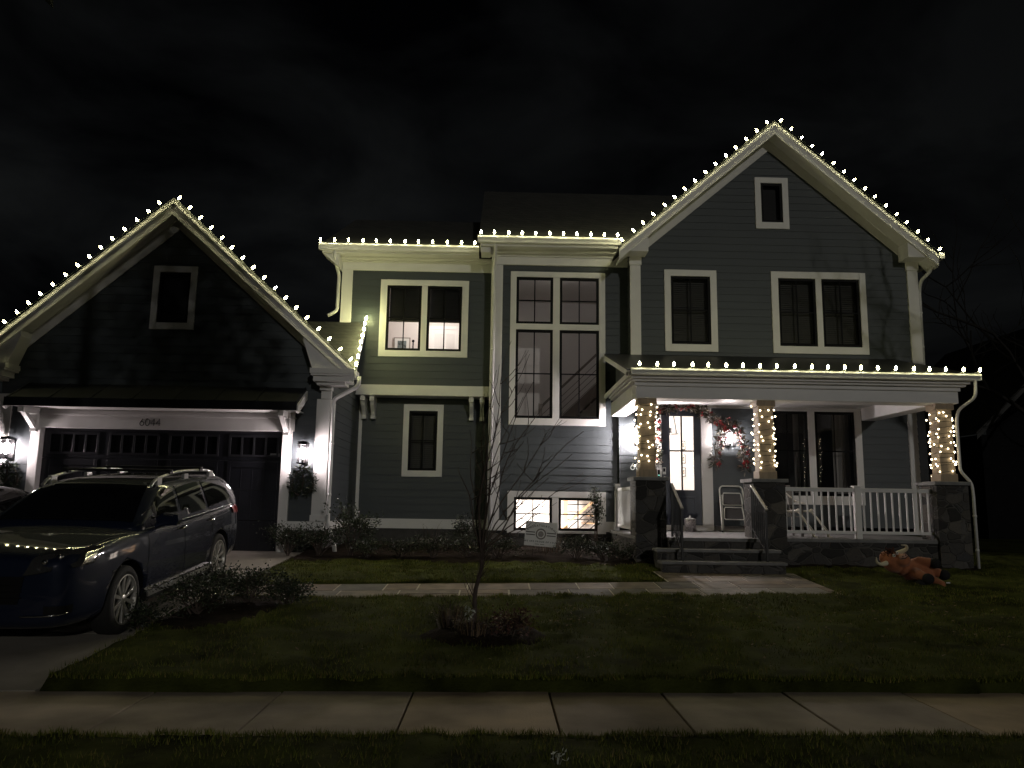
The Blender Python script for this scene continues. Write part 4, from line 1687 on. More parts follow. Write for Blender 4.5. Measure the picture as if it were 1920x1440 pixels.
def wrap_column(cx_, cy_, z0, z1, turns, label, h=0.152):
    t = thing("column_light_string", label, "string lights", (cx_, cy_, z0), "light strings wound round the porch columns")
    per = 8 * h

    def at_(u, z):
        d = (u % 1.0) * per
        hh = h + 0.012
        k = int(d // (2 * h))
        r_ = d - k * 2 * h - h
        return [(cx_ + r_, cy_ - hh, z), (cx_ + hh, cy_ + r_, z), (cx_ - r_, cy_ + hh, z), (cx_ - hh, cy_ - r_, z)][k]
    path = []
    n = turns * 12
    ph = random.random()
    tilt = [random.uniform(-0.03, 0.03) for _ in range(turns + 1)]
    spots = []
    for i in range(n + 1):
        f = i / n
        u = f * turns + ph
        z = z0 + (z1 - z0) * f + tilt[min(int(f * turns), turns)] + 0.02 * math.sin(u * 6.28 * 1 + f * 9)
        path.append(at_(u, z))
    w = MB()
    w.tube(path, 0.004, 4)
    w.build("wire", WIRE, t)
    m = int(turns * 6)
    for i in range(min(m, 99)):
        f = (i + random.uniform(-.35, .35)) / m
        f = min(max(f, 0), 1)
        k = f * n
        i0 = min(int(k), n - 1)
        p = Vector(path[i0]).lerp(Vector(path[i0 + 1]), k - i0)
        out = Vector((p.x - cx_, p.y - cy_, 0)).normalized()
        p = p + out * random.uniform(0.012, 0.05) + Vector((0, 0, random.uniform(-.03, .03)))
        o = bpy.data.objects.new("mini_bulb", MINI)
        o.location = p - Vector((cx_, cy_, z0))
        o.parent = t
        COL.objects.link(o)


wrap_column(*COLS[0], 2.36, 3.5, 11, "spiral of small warm lights round the left porch column by the front door")
wrap_column(*COLS[1], 2.32, 3.5, 11, "spiral of small warm lights round the middle porch column right of the steps")
wrap_column(*COLS[2], 2.26, 3.48, 13, "spiral of small warm lights round the right porch column beside the downspout")

LANTBULB = emit("lantern_bulb_glow", (1.0, 0.85, 0.85), 320.0)
PORCHBULB = emit("porch_lantern_bulb_glow", (1.0, 0.88, 0.86), 360.0)
SIDEBULB = emit("side_lantern_bulb_glow", (1.0, 0.88, 0.87), 1250.0)


def lantern(label, x, y, z, glow, h=0.36, w=0.095, off=0.19):
    """square clear-glass wall lantern; z = middle of the glass"""
    t = thing("wall_lantern", label, "wall lantern", (x, y, z), "wall lanterns")
    yc = y - off
    b = MB()
    b.box(x - 0.06, x + 0.06, y - 0.045, y - 0.018, z - 0.2, z + 0.2)
    b.box(x - 0.02, x + 0.02, yc, y - 0.045, z + h / 2 + 0.055, z + h / 2 + 0.075)
    b.build("back_plate", IRON, t)
    b = MB()
    b.box(x - w - .015, x + w + .015, yc - w - .015, yc + w + .015, z + h / 2, z + h / 2 + 0.02)
    b.prism([(x - w, yc - w, z + h / 2 + .02), (x + w, yc - w, z + h / 2 + .02), (x + w, yc + w, z + h / 2 + .02), (x - w, yc + w, z + h / 2 + .02)], (0, 0, 0.04))
    b.build("cap", IRON, t)
    b = MB()
    b.box(x - w - .01, x + w + .01, yc - w - .01, yc + w + .01, z - h / 2 - 0.02, z - h / 2)
    b.lathe([(0.022, z - h / 2), (0.018, z - h / 2 + .08)], (x, yc, 0), 8)
    b.build("base_plate", IRON, t)
    b = MB()
    for sx in (-1, 1):
        for sy in (-1, 1):
            b.box(x + sx * w - .006, x + sx * w + .006, yc + sy * w - .006, yc + sy * w + .006, z - h / 2, z + h / 2)
    b.build("frame", IRON, t)
    b = MB()
    e = w - 0.008
    for q in ([(-e, -e), (e, -e)], [(e, -e), (e, e)], [(-e, e), (-e, -e)]):
        b.quad((x + q[0][0], yc + q[0][1], z - h / 2), (x + q[1][0], yc + q[1][1], z - h / 2), (x + q[1][0], yc + q[1][1], z + h / 2), (x + q[0][0], yc + q[0][1], z + h / 2))
    b.build("glass", GLASSLAMP, t, fix=False)
    b = MB()
    b.lathe([(0.02, 0), (0.045, 0.02), (0.052, 0.06), (0.052, 0.19), (0.03, 0.215)], (x, yc, z - h / 2 + .085), 12)
    bb = b.build("bulb", glow, t, smooth=True)
    return t


lantern("lit glass wall lantern left of the garage door", -9.66, GY, 2.50, LANTBULB, w=0.085)
lantern("lit glass wall lantern between the garage door and the garage's right corner", -3.84, GY, 2.50, LANTBULB, w=0.085)
lantern("lit wall lantern left of the front door, half behind the light-wrapped column", 3.26, EY, 3.16, SIDEBULB, off=0.26)
lantern("lit wall lantern right of the front door, ringed by the garland", 5.39, EY, 3.14, PORCHBULB)

# ================================================================== GREENERY
LEAFM = {}


def leafmat(name, c, rough=0.4, spec=0.5, var=0.35):
    return mk(name, c, rough, var=var, vscale=9, spec=spec)


LG = leafmat("glossy_leaf", (0.045, 0.065, 0.03), 0.28, 0.6)
LD = leafmat("dark_leaf", (0.028, 0.038, 0.022), 0.5)
LB = leafmat("bronze_leaf", (0.10, 0.045, 0.035), 0.5)
LS = leafmat("dry_stem_leaf", (0.16, 0.11, 0.06), 0.7)
TWIG = mk("twig_bark", (0.075, 0.055, 0.045), 0.8, var=0.3, vscale=20)
BARK = mk("dark_bark", (0.010, 0.008, 0.007), 0.9, var=0.3, vscale=8)
PALE = leafmat("pale_leaf", (0.55, 0.58, 0.5), 0.4)


def leaf(mb, p, s, d=None, ratio=0.5):
    d = d or Vector((random.gauss(0, 1), random.gauss(0, 1), random.gauss(0, 1)))
    d = d.normalized() if d.length > 1e-6 else Vector((0, 0, 1))
    w = d.orthogonal().normalized()
    w = Quaternion(d, random.uniform(0, 6.28)) @ w
    n = d.cross(w)
    a = p + d * s * 0.45 + w * s * ratio * 0.5 + n * s * 0.08
    c = p + d * s * 0.45 - w * s * ratio * 0.5 + n * s * 0.08
    mb.quad(p, a, p + d * s, c)


def shrub(label, base, size, n, leaf_s, mats, name="shrub", cat="shrub", group=None, stems=7, shape=1.0, droop=0.2):
    """stems fanning out of the ground, leaves clustered along and round their ends"""
    x, y, z = base
    t = thing(name, label, cat, base, group)
    sx, sy, sz = size
    st, fo = MB(), MB()
    tips = []
    for i in range(stems):
        a = 6.283 * i / stems + random.uniform(-.5, .5)
        rr = random.uniform(0.25, 1.0)
        tip = Vector((x + math.cos(a) * sx * rr, y + math.sin(a) * sy * rr, z + sz * random.uniform(.55, 1.0) * (1.1 - .45 * rr * shape)))
        mid = Vector((x, y, z)).lerp(tip, .5) + Vector((0, 0, sz * .12))
        st.tube([(x + random.uniform(-.05, .05), y + random.uniform(-.05, .05), z - .03), mid, tip], [.012, .008, .004], 5)
        for q in range(5):
            f = random.uniform(.35, 1)
            p = (Vector((x, y, z)).lerp(mid, f * 2) if f < .5 else mid.lerp(tip, f * 2 - 1))
            e = p + Vector((random.gauss(0, sx * .3), random.gauss(0, sy * .3), abs(random.gauss(0, sz * .16))))
            st.tube([p, p.lerp(e, .5) + Vector((0, 0, .02)), e], [.005, .004, .002], 4)
            tips.append((p, e))
        tips.append((mid, tip))
    st.build("stem", TWIG, t)
    for i in range(int(n * 2.3)):
        p, e = random.choice(tips)
        q = p.lerp(e, random.uniform(.25, 1.05)) + Vector((random.gauss(0, .06), random.gauss(0, .06), random.gauss(0, .05)))
        q.z = max(q.z, z + 0.01)
        fo.mi = random.randrange(len(mats))
        d = (q - Vector((x, y, z + sz * .2))).normalized() + Vector((random.gauss(0, .7), random.gauss(0, .7), random.gauss(0, .7) - droop))
        leaf(fo, q, leaf_s * random.uniform(.6, 1.25), d)
    fo.build("foliage", mats, t, fix=False)
    return t


def gb(x, y):
    return lawn_z(x, y)


shrub("upright glossy-leaved shrub with shiny leaves against the dark wall by the downspout", (-2.70, 14.9, .57), (.52, .42, 1.12), 620, .055, [LG, LD], group="shrubs in the bed", stems=10)
shrub("low leafy shrub at the foot of the garage downspout", (-3.28, 14.75, .55), (.42, .35, .55), 430, .05, [LG, LD], group="shrubs in the bed", stems=9)
shrub("low dark shrub under the garage corner lantern", (-3.95, 15.05, .55), (.42, .35, .62), 460, .05, [LD, LG], group="shrubs in the bed", stems=9)
shrub("small shrub between the glossy shrub and the lawn edge", (-2.35, 14.6, .56), (.4, .3, .36), 320, .045, [LD, LG], group="shrubs in the bed")
for i, (x, y, s, lab) in enumerate([
        (-1.75, 14.75, .34, "low ground-cover plant below the narrow ground-floor window's left edge"),
        (-1.15, 14.8, .38, "low ground-cover plant below the narrow ground-floor window"),
        (-0.50, 14.9, .44, "ground-cover clump just left of the young tree's trunk"),
        (0.10, 14.75, .40, "ground-cover clump just right of the young tree's trunk"),
        (1.55, 14.9, .40, "ground-cover clump right of the congratulations sign"),
        (2.05, 14.85, .36, "ground-cover clump under the right basement window"),
        (2.45, 14.8, .30, "small clump beside the porch's left pier")]):
    shrub(lab, (x, y, .56), (.42, .28, s), 330, .045, [LD, LD, LG], name="ground_cover_plant", cat="plant", group="low plants in the bed", stems=8, shape=.6)
shrub("round dark bush at the right end of the dark foundation", (-0.62, 16.2, .56), (.35, .35, .82), 520, .05, [LD, LD], group="shrubs in the bed", stems=9)
shrub("tall narrow leafy shrub growing over the right basement window's edge", (2.26, 17.35, .56), (.12, .10, 1.3), 420, .05, [LD, LG], name="columnar_shrub", stems=8, shape=.2)
for i, (x, y, s, sz, lab) in enumerate([
        (-3.92, 8.95, .34, .36, "low dark shrub beside the SUV's front wheel"),
        (-3.45, 9.35, .42, .44, "dark shrub in the middle of the clump by the driveway"),
        (-3.05, 10.0, .40, .46, "glossy shrub by the driveway nearest the flagstone walk"),
        (-3.55, 10.35, .36, .46, "shrub at the back of the driveway clump beside the SUV's sill"),
        (-2.62, 10.1, .30, .34, "small shrub at the right end of the driveway clump")]):
    shrub(lab, (x, y, gb(x, y) - .02), (s, s, sz), 620, .042, [LD, LD, LG], group="shrubs by the driveway", stems=11)


def perennial(label, base, r, h, n, mats, name="dried_perennial", cat="plant", flat=False):
    x, y, z = base
    t = thing(name, label, cat, base)
    b = MB()
    for i in range(n):
        a = random.uniform(0, 6.283)
        rr = random.uniform(0, 1) ** .5 * r * .6
        p = Vector((x + math.cos(a) * rr, y + math.sin(a) * rr * .8, z))
        hh = h * random.uniform(.4, 1)
        o = Vector((math.cos(a), math.sin(a), 0)) * hh * random.uniform(.2, .9)
        b.mi = random.randrange(len(mats))
        q1 = p + o * .4 + Vector((0, 0, hh * .7))
        q2 = p + o + Vector((0, 0, hh * random.uniform(.5, 1)))
        w = Vector((-math.sin(a), math.cos(a), 0)) * random.uniform(.003, .006)
        b.quad(p - w, p + w, q1 + w * .8, q1 - w * .8)
        b.quad(q1 - w * .8, q1 + w * .8, q2, q2)
        if random.random() < .3:
            leaf(b, q2, .03, ratio=.4)
    b.build("blades" if not flat else "stems", mats, t, fix=False)
    return t


tz = gb(-0.2, 8.9)
mound = MB()
nr_, na_ = 7, 28
vs = []
for i in range(nr_ + 1):
    for k in range(na_):
        a = 6.283 * k / na_
        f = i / nr_
        xx = -0.12 + math.cos(a) * .72 * f
        yy = 8.55 + math.sin(a) * .55 * f
        zz = gb(xx, yy) + (1 - f) * (1 + f) * .07 + (random.uniform(-.012, .012) if 0 < i < nr_ else -0.02)
        vs.append((xx, yy, zz))
mound.add(vs, [(i * na_ + k, i * na_ + (k + 1) % na_, (i + 1) * na_ + (k + 1) % na_, (i + 1) * na_ + k) for i in range(nr_) for k in range(na_)])
tag(mound.build("mulch_mound", MULCH, smooth=True), "low dark mulch mound round the foot of the young tree", "mulch bed")
perennial("straw-coloured dry grass tuft at the left of the tree's mulch mound", (-0.46, 8.72, tz), .22, .36, 150, [LS, TWIG], name="dry_grass_tuft")
perennial("tangle of dry brown stems across the front of the tree's mulch mound", (-0.2, 8.35, tz), .34, .25, 200, [LS, TWIG, TWIG], name="dry_stem_tangle", flat=True)
shrub("low reddish-leaved plant at the right of the tree's mulch mound", (0.19, 8.35, tz), (.24, .2, .2), 330, .04, [LB, LB, LS], name="red_leaved_plant", cat="plant", stems=8, shape=.5)
t_ = perennial("small pale flower spray at the very foot of the young tree", (-0.27, 8.86, tz + .05), .05, .12, 9, [PALE], name="pale_flower", cat="flower")
t_ = perennial("pale leafy sprig in the grass verge at the bottom of the picture", (0.41, 5.02, lawn_z(.41, 5.02)), .03, .09, 6, [PALE], name="pale_sprig", cat="plant")
b = MB()
for i in range(13):
    a = random.uniform(0, 6.28)
    leaf(b, Vector((0.41 + math.cos(a) * .03, 5.02 + math.sin(a) * .02, lawn_z(.41, 5.02) + random.uniform(.03, .085))), .026, ratio=.5)
b.build("leaves", PALE, t_, fix=False)
b = MB()
for i in range(14):
    leaf(b, Vector((-.27 + random.uniform(-.05, .05), 8.84, tz + random.uniform(.1, .2))), .06, ratio=.45)
ob = bpy.data.objects["pale_flower"]
b.build("petals", PALE, ob, fix=False)
perennial("bare twiggy stems below the congratulations sign and basement window", (1.1, 15.9, .57), .5, .6, 60, [TWIG, LS], name="bare_stemmed_plant", flat=True)
perennial("row of thin dry stalks in front of the white base board", (-1.45, 17.9, .57), .5, .7, 46, [TWIG], name="dry_stalk_row", flat=True)


# ---------------------------------------------------------------- young bare tree
def branch_tube(mb, a, b_, r0, r1, bend, n=7):
    a, b_ = Vector(a), Vector(b_)
    pts = []
    wob = Vector((random.uniform(-1, 1), random.uniform(-1, 1), 0)) * (b_ - a).length * .03
    for i in range(n + 1):
        f = i / n
        p = a.lerp(b_, f) + Vector(bend) * (4 * f * (1 - f)) + wob * math.sin(f * 9 + r0 * 900)
        pts.append(p)
    mb.tube(pts, [r0 + (r1 - r0) * i / n for i in range(n + 1)], 6)
    return pts


yt = thing("young_tree", "slender bare young tree with upswept thin branches on the front lawn", "tree", (-0.26, 9.09, tz))
tr = MB()
base_ = Vector((-0.26, 9.09, tz - .05))
fork = Vector((-0.15, 9.12, 1.05))
tp = branch_tube(tr, base_, fork, .032, .024, (0.02, 0, 0), 8)
tr.build("trunk", TWIG, yt, smooth=True)
br = MB()
targets = [((0.20, 9.15, 3.55), .12), ((0.36, 9.35, 3.42), .14), ((0.01, 9.0, 3.15), .06), ((-0.11, 9.2, 2.9), .02), ((0.43, 8.9, 3.0), .12),
           ((0.82, 9.25, 2.60), .10), ((1.06, 9.1, 2.45), .14), ((1.02, 8.8, 1.95), .10), ((0.64, 9.3, 1.9), .06), ((-0.34, 9.15, 2.45), -.04),
           ((0.62, 9.5, 2.9), .12), ((0.28, 8.7, 2.8), .1), ((-0.42, 8.95, 2.0), -.05), ((0.5, 9.0, 1.45), .02), ((0.9, 9.4, 2.2), .08), ((-0.02, 9.45, 3.3), .03)]
for (tg, bx_) in targets:
    st_ = tp[-1].lerp(tp[-3], random.uniform(0, .9)) if random.random() < .6 else tp[-1]
    pts = branch_tube(br, st_, tg, .010, .003, (-bx_ * .6 - .03, 0, -.02 if tg[2] < 2 else .05), 9)
    for q in range(3):
        i = random.randrange(3, 8)
        e = pts[i] + Vector((random.uniform(.02, .45) * (1 if random.random() < .8 else -.5), random.uniform(-.2, .2), random.uniform(.12, .5)))
        pp = branch_tube(br, pts[i], e, .006, .002, (0.02, 0, -.03), 5)
        if random.random() < .6:
            e2 = pp[3] + Vector((random.uniform(-.05, .22), random.uniform(-.1, .1), random.uniform(.08, .25)))
            branch_tube(br, pp[3], e2, .004, .0015, (0, 0, -.01), 4)
for q in range(15):
    i = random.randrange(2, len(tp))
    e = tp[i] + Vector((random.uniform(-.28, .3), random.uniform(-.25, .25), random.uniform(.1, .5)))
    branch_tube(br, tp[i], e, .006, .002, (0, 0, -.02), 5)
br.build("branches", TWIG, yt, smooth=True)


# ---------------------------------------------------------------- bare trees off to the side
def bare_tree(label, base, h, spread, depth, r0, seed, name="bare_tree", grp=None, up=0.55):
    rs = random.Random(seed)
    t = thing(name, label, "tree", base, grp)
    trk, bm_ = MB(), MB()
    p0 = Vector(base)
    p1 = p0 + Vector((rs.uniform(-.3, .3), rs.uniform(-.3, .3), h * .28))
    trk.tube([p0 - Vector((0, 0, .3)), p0.lerp(p1, .5), p1], [r0 * 1.25, r0, r0 * .8], 10)

    def grow(p, d, ln, r, k):
        if k == 0 or ln < .2:
            return
        path, q, dd = [p], p, d.copy()
        for i in range(5):
            dd = (dd + Vector((rs.gauss(0, .14), rs.gauss(0, .14), rs.gauss(.04, .1)))).normalized()
            q = q + dd * ln / 5
            path.append(q)
        bm_.tube(path, [r * (1 - .11 * i) for i in range(6)], 5 if k > 2 else 4)
        for j in range(3 if k > 1 else 0):
            f = rs.choice([2, 3, 4, 5])
            nd = (dd + Vector((rs.gauss(0, spread), rs.gauss(0, spread), rs.gauss(.1, .35)))).normalized()
            grow(path[f], nd, ln * rs.uniform(.6, .85), r * .55, k - 1)
    for j in range(6):
        a = 6.283 * j / 6 + rs.uniform(-.4, .4)
        grow(p1 - Vector((0, 0, rs.uniform(0, h * .08))), Vector((math.cos(a) * (1 - up), math.sin(a) * (1 - up), up)).normalized(), h * .28, r0 * .55, depth)
    trk.build("trunk", BARK, t, smooth=True)
    bm_.build("branches", BARK, t, fix=False)
    return t


bare_tree("faint bare tree in the dark beyond the right side of the house", (17.0, 23, .4), 13.5, .55, 4, .16, 5)
bare_tree("bare street tree beside the pavement that throws branch shadows on the right gable", (15.2, 9.5, .1), 13.0, .5, 5, .22, 11, grp=None)


def evergreen(label, base, h, r, n, seed):
    rs = random.Random(seed)
    t = thing("added_shade_tree", label, "tree", base)
    b = MB()
    b.tube([base, (base[0], base[1], base[2] + h)], [.22, .03], 8)
    b.build("trunk", TWIG, t)
    f = MB()
    for i in range(n):
        u = rs.random() ** .7
        z = base[2] + h * (.30 + .70 * (1 - u))
        rr = r * u ** .6 * (0.35 + .65 * rs.random()) + .1
        a = rs.uniform(0, 6.283)
        p = Vector((base[0] + math.cos(a) * rr, base[1] + math.sin(a) * rr, z))
        d = Vector((math.cos(a), math.sin(a), -.35 + rs.gauss(0, .3)))
        leaf(f, p, rs.uniform(.10, .19), d, .6)
    f.build("crown", LD, t, fix=False)
    return t


evergreen("unseen evergreen added left of the camera to shade the garage", (-4.0, 1.6, 0), 19, 4.2, 42000, 3)  # out-of-view tree, added only to keep the street light off the garage


# ---------------------------------------------------------------- garland, wreaths
GREEN = leafmat("garland_needle", (0.15, 0.115, 0.08), 0.6)
GREEN2 = leafmat("garland_frosted", (0.24, 0.22, 0.19), 0.6)
BERRY = mk("red_berry", (0.24, 0.018, 0.02), 0.35)


def spline(pts, n):
    out = []
    P = [Vector(p) for p in pts]
    P = [P[0] * 2 - P[1]] + P + [P[-1] * 2 - P[-2]]
    for i in range(1, len(P) - 2):
        for k in range(n):
            t = k / n
            a, b_, c, d = P[i - 1], P[i], P[i + 1], P[i + 2]
            out.append(.5 * ((2 * b_) + (c - a) * t + (2 * a - 5 * b_ + 4 * c - d) * t * t + (3 * b_ - a - 3 * c + d) * t ** 3))
    out.append(P[-2])
    return out


def garland(label, strands, name="garland", cat="garland", r=.14, dens=24, leaf_s=.12, berries=True, mats=None):
    mats = mats or [GREEN, GREEN2, LD]
    t = thing(name, label, cat, strands[0][0])
    core, fo = MB(), MB()
    for s_ in strands:
        pts = spline(s_, 8)
        core.tube(pts, .018, 5)
        for i in range(len(pts) - 1):
            ln = (pts[i + 1] - pts[i]).length
            d0 = (pts[i + 1] - pts[i]).normalized()
            for k in range(max(1, int(ln * dens * 14))):
                p = pts[i].lerp(pts[i + 1], random.random())
                o = Vector((random.gauss(0, 1), random.gauss(-.6, .8), random.gauss(0, 1))).normalized()
                fo.mi = random.randrange(len(mats))
                leaf(fo, p + o * r * random.uniform(.1, .75), leaf_s * random.uniform(.5, 1.3), o + d0 * random.uniform(-.8, .8), .3)
            if berries and random.random() < .38:
                c = pts[i] + Vector((random.gauss(0, r * .5), -r * .8, random.gauss(0, r * .5)))
                be = MB()
                for q in range(5):
                    be.ball(c + Vector((random.gauss(0, .022), random.gauss(0, .015), random.gauss(0, .022))), random.uniform(.014, .026), 6, 4)
                be.build("berry_cluster", BERRY, t, smooth=True)
    core.build("wire_core", TWIG, t)
    fo.build("foliage", mats, t, fix=False)
    return t


yg = EY - .13
garland("leafy garland with red berries swagged over the front door and round the right lantern",
        [[(3.69, yg, 2.5), (3.66, yg, 3.2), (3.70, yg, 3.72), (4.05, yg - .03, 3.84), (4.5, yg - .04, 3.86), (4.80, yg - .02, 3.74), (5.05, yg - .02, 3.56), (5.22, yg - .08, 3.42), (5.40, yg - .16, 3.44)],
         [(5.22, yg - .1, 3.42), (5.14, yg - .06, 3.1), (5.05, yg, 2.72), (5.07, yg, 2.5)],
         [(5.40, yg - .16, 3.44), (5.58, yg - .1, 3.28), (5.66, yg - .06, 2.98), (5.72, yg, 2.7), (5.78, yg, 2.45)]])
for x, lab in ((-9.66, "dark greenery swag hanging under the garage lantern at the left edge"), (-3.84, "dark greenery swag hanging under the right garage lantern")):
    garland(lab, [[(x - .02, GY - .09, 2.22), (x - .17, GY - .09, 2.05), (x - .20, GY - .09, 1.8), (x - .05, GY - .09, 1.68)],
                  [(x, GY - .09, 2.24), (x + .16, GY - .09, 2.08), (x + .22, GY - .09, 1.85), (x + .08, GY - .09, 1.70)],
                  [(x, GY - .09, 2.15), (x + .02, GY - .11, 1.95), (x - .02, GY - .11, 1.75)]],
            name="wreath", cat="wreath", r=.10, dens=20, leaf_s=.09, berries=False, mats=[LD, LD, LG])

# ================================================================== VEHICLES
PAINT = mk("navy_car_paint", (0.006, 0.011, 0.030), 0.6, metal=0.0, coat=1.0, spec=0.15)
PAINT2 = mk("black_car_paint", (0.010, 0.010, 0.012), 0.6, coat=1.0, spec=0.15)
CARGLASS = mk("car_glass", (0.006, 0.006, 0.007), 0.03, spec=0.6, coat=0.6)
SILVER = mk("satin_silver", (0.62, 0.62, 0.61), 0.28, metal=0.75)
CHROME = mk("chrome", (0.75, 0.75, 0.75), 0.12, metal=1.0)
PLASTIC = mk("black_plastic", (0.007, 0.007, 0.0075), 0.5, spec=0.25)
RUBBER = mk("tyre_rubber", (0.014, 0.014, 0.014), 0.8, bump=.3, bscale=60)
ALLOY = mk("alloy_rim", (0.62, 0.60, 0.56), 0.3, metal=0.6)
HEADL = mk("headlamp_lens", (0.07, 0.07, 0.07), 0.08, metal=0.4, coat=1.0)
REDL = mk("tail_lamp_red", (0.70, 0.02, 0.03), 0.12, coat=1.0)


def loft(rings):
    mb = MB()
    n = len(rings[0])
    vs = [p for r in rings for p in r]
    fs = []
    for i in range(len(rings) - 1):
        for k in range(n):
            k2 = (k + 1) % n
            fs.append((i * n + k, i * n + k2, (i + 1) * n + k2, (i + 1) * n + k))
    fs.append(tuple(range(n))[::-1])
    fs.append(tuple(range((len(rings) - 1) * n, len(rings) * n)))
    mb.add(vs, fs)
    return mb


def car(name, label, loc, rz, paint, hs=1.0, suv=True, ls=1.0):
    t = thing(name, label, "car", loc, rz=rz)
    WB = (-1.45 * ls, 1.43 * ls)
    body_st = [(-2.50, .38, .62, .84, .88), (-2.47, .31, .76, .91, .95), (-2.40, .26, .85, .95, .99), (-2.22, .24, .91, .985, 1.02), (-1.9, .24, .95, 1.02, 1.06),
               (-1.45, .24, .962, 1.055, 1.10), (-1.0, .24, .968, 1.055, 1.11), (0, .24, .968, 1.04, 1.08), (1.0, .24, .965, 1.06, 1.09), (1.45, .24, .962, 1.08, 1.10),
               (1.95, .25, .95, 1.10, 1.12), (2.28, .28, .925, 1.10, 1.13), (2.44, .34, .88, 1.08, 1.11), (2.49, .42, .80, 1.02, 1.05)]
    rings = []
    for (y, zb, w, zs, zt) in body_st:
        zb, zs, zt = zb, zs * hs, zt * hs
        half = [(0, zb), (w * .8, zb), (w * .95, zb + .05), (w * .99, zb + .20), (w, zb + (zs - zb) * .5), (w * .99, zs - .22), (w * .978, zs - .08), (w * .945, zs - .015), (w * .86, zs + .005), (w * .5, zt - .008), (0, zt)]
        ring = [(x, y * ls, z) for x, z in half] + [(-x, y * ls, z) for x, z in half[-2:0:-1]]
        rings.append(ring)
    bo = loft(rings).build("body", [paint, PLASTIC], t, smooth=True, world=False)
    ss = bo.modifiers.new("s", 'SUBSURF')
    ss.levels = ss.render_levels = 2
    applied(bo)
    # greenhouse
    if suv:
        cs = [(-1.12, .83, 1.10), (-.95, .83, 1.20), (-.62, .835, 1.42), (-.36, .84, 1.575), (-.12, .845, 1.655), (.3, .85, 1.70), (.9, .85, 1.71), (1.5, .845, 1.70), (2.0, .84, 1.675), (2.25, .83, 1.61), (2.37, .82, 1.44), (2.45, .81, 1.14)]
    else:
        cs = [(-1.0, .82, 1.10), (-.8, .82, 1.22), (-.5, .825, 1.42), (-.2, .83, 1.58), (.1, .83, 1.64), (.5, .83, 1.66), (.9, .83, 1.62), (1.3, .82, 1.50), (1.7, .81, 1.30), (2.0, .80, 1.14)]
    rings = []
    ck = .83 if suv else 1.0
    for (y, wb, zt) in cs:
        z0 = .94
        zz = 1.08 + (zt - 1.08) * ck

        def wt(z):
            return wb + .055 - max(0, z - 1.1) * .34 / ck
        half = [(wb + .06, z0), (wt(1.04), 1.035), (wt(1.1 + (zz - 1.1) * .5) + .012, 1.1 + (zz - 1.1) * .5), (wt(zz - .05), zz - .055), (wt(zz) - .10, zz - .012), (wt(zz) * .5, zz - .002), (0, zz + .004)]
        rings.append([(x, y * ls, z * hs) for x, z in half] + [(-x, y * ls, z * hs) for x, z in half[-2::-1]])
    cb = loft(rings).build("cabin", paint, t, smooth=True, world=False)
    ss = cb.modifiers.new("s", 'SUBSURF')
    ss.levels = ss.render_levels = 2
    applied(cb)

    def tree_of(o):
        bm = bmesh.new()
        bm.from_mesh(o.data)
        tr_ = BVHTree.FromBMesh(bm)
        bm.free()
        return tr_
    tb, tcab = tree_of(bo), tree_of(cb)
    # wheel wells
    cut = MB()
    cut.mi = 1
    for yy in WB:
        for sx in (-1, 1):
            cut.lathe([(.425, 0), (.425, .42)], (sx * 1.05 if sx > 0 else -1.05, yy, .36), 30, Matrix.Rotation(rad(-90 if sx > 0 else 90), 4, 'Y'))
    co_ = cut.build("cutter", [paint, PLASTIC], None)
    bl = bo.modifiers.new("b", 'BOOLEAN')
    co_.parent = t
    bl.object = co_
    bl.operation = 'DIFFERENCE'
    bl.solver = 'EXACT'
    applied(bo)
    bpy.data.objects.remove(co_)

    def patch(name_, quad, tr_, mat, parent=t, off=.006, nu=10, nv=6, ref=None):
        """lay a panel on the body: a grid between four guide corners dropped onto the nearest skin"""
        a, b_, c, d = [Vector((q[0], q[1] * ls, (q[2] if q[2] < 1.08 or tr_ is tb else 1.08 + (q[2] - 1.08) * ck) * hs)) for q in quad]
        mb = MB()
        for j in range(nv + 1):
            for i in range(nu + 1):
                u, v = i / nu, j / nv
                p = a.lerp(b_, u).lerp(d.lerp(c, u), v)
                l_, n_, _, _ = tr_.find_nearest(p)
                if l_ is None:
                    l_, n_ = p, Vector((1, 0, 0))
                if n_.dot(l_ - Vector((0, l_.y, .7))) < 0:
                    n_ = -n_
                mb.v.append(tuple(l_ + n_ * off))
        for j in range(nv):
            for i in range(nu):
                k = j * (nu + 1) + i
                mb.f.append((k, k + 1, k + nu + 2, k + nu + 1))
                mb.m.append(0)
        return mb.build(name_, mat, parent, smooth=True, world=False)

    # windows
    patch("windshield", [(-.78, -1.0, 1.16), (.78, -1.0, 1.16), (.60, -.24, 1.60), (-.60, -.24, 1.60)], tcab, CARGLASS, nu=14, nv=8)
    for s_ in (1, -1):
        X = .78 * s_
        if suv:
            Q = [[(-.90, 1.065), (.06, 1.07), (.10, 1.60), (-.26, 1.56)], [(.17, 1.075), (1.02, 1.10), (1.00, 1.62), (.20, 1.61)], [(1.13, 1.11), (2.12, 1.19), (1.93, 1.58), (1.11, 1.62)]]
        else:
            Q = [[(-.74, 1.13), (.1, 1.15), (.12, 1.57), (-.1, 1.55)], [(.2, 1.155), (.95, 1.18), (.75, 1.56), (.22, 1.57)], [(1.02, 1.19), (1.45, 1.23), (1.2, 1.42), (.98, 1.46)]]
        for q in Q:
            patch("side_window", [(X, *p) for p in q], tcab, CARGLASS, nu=8, nv=6)
        y0w, y1w = Q[0][0][0], Q[2][1][0]
        # bright strip under the windows
        mb = MB()
        pts = []
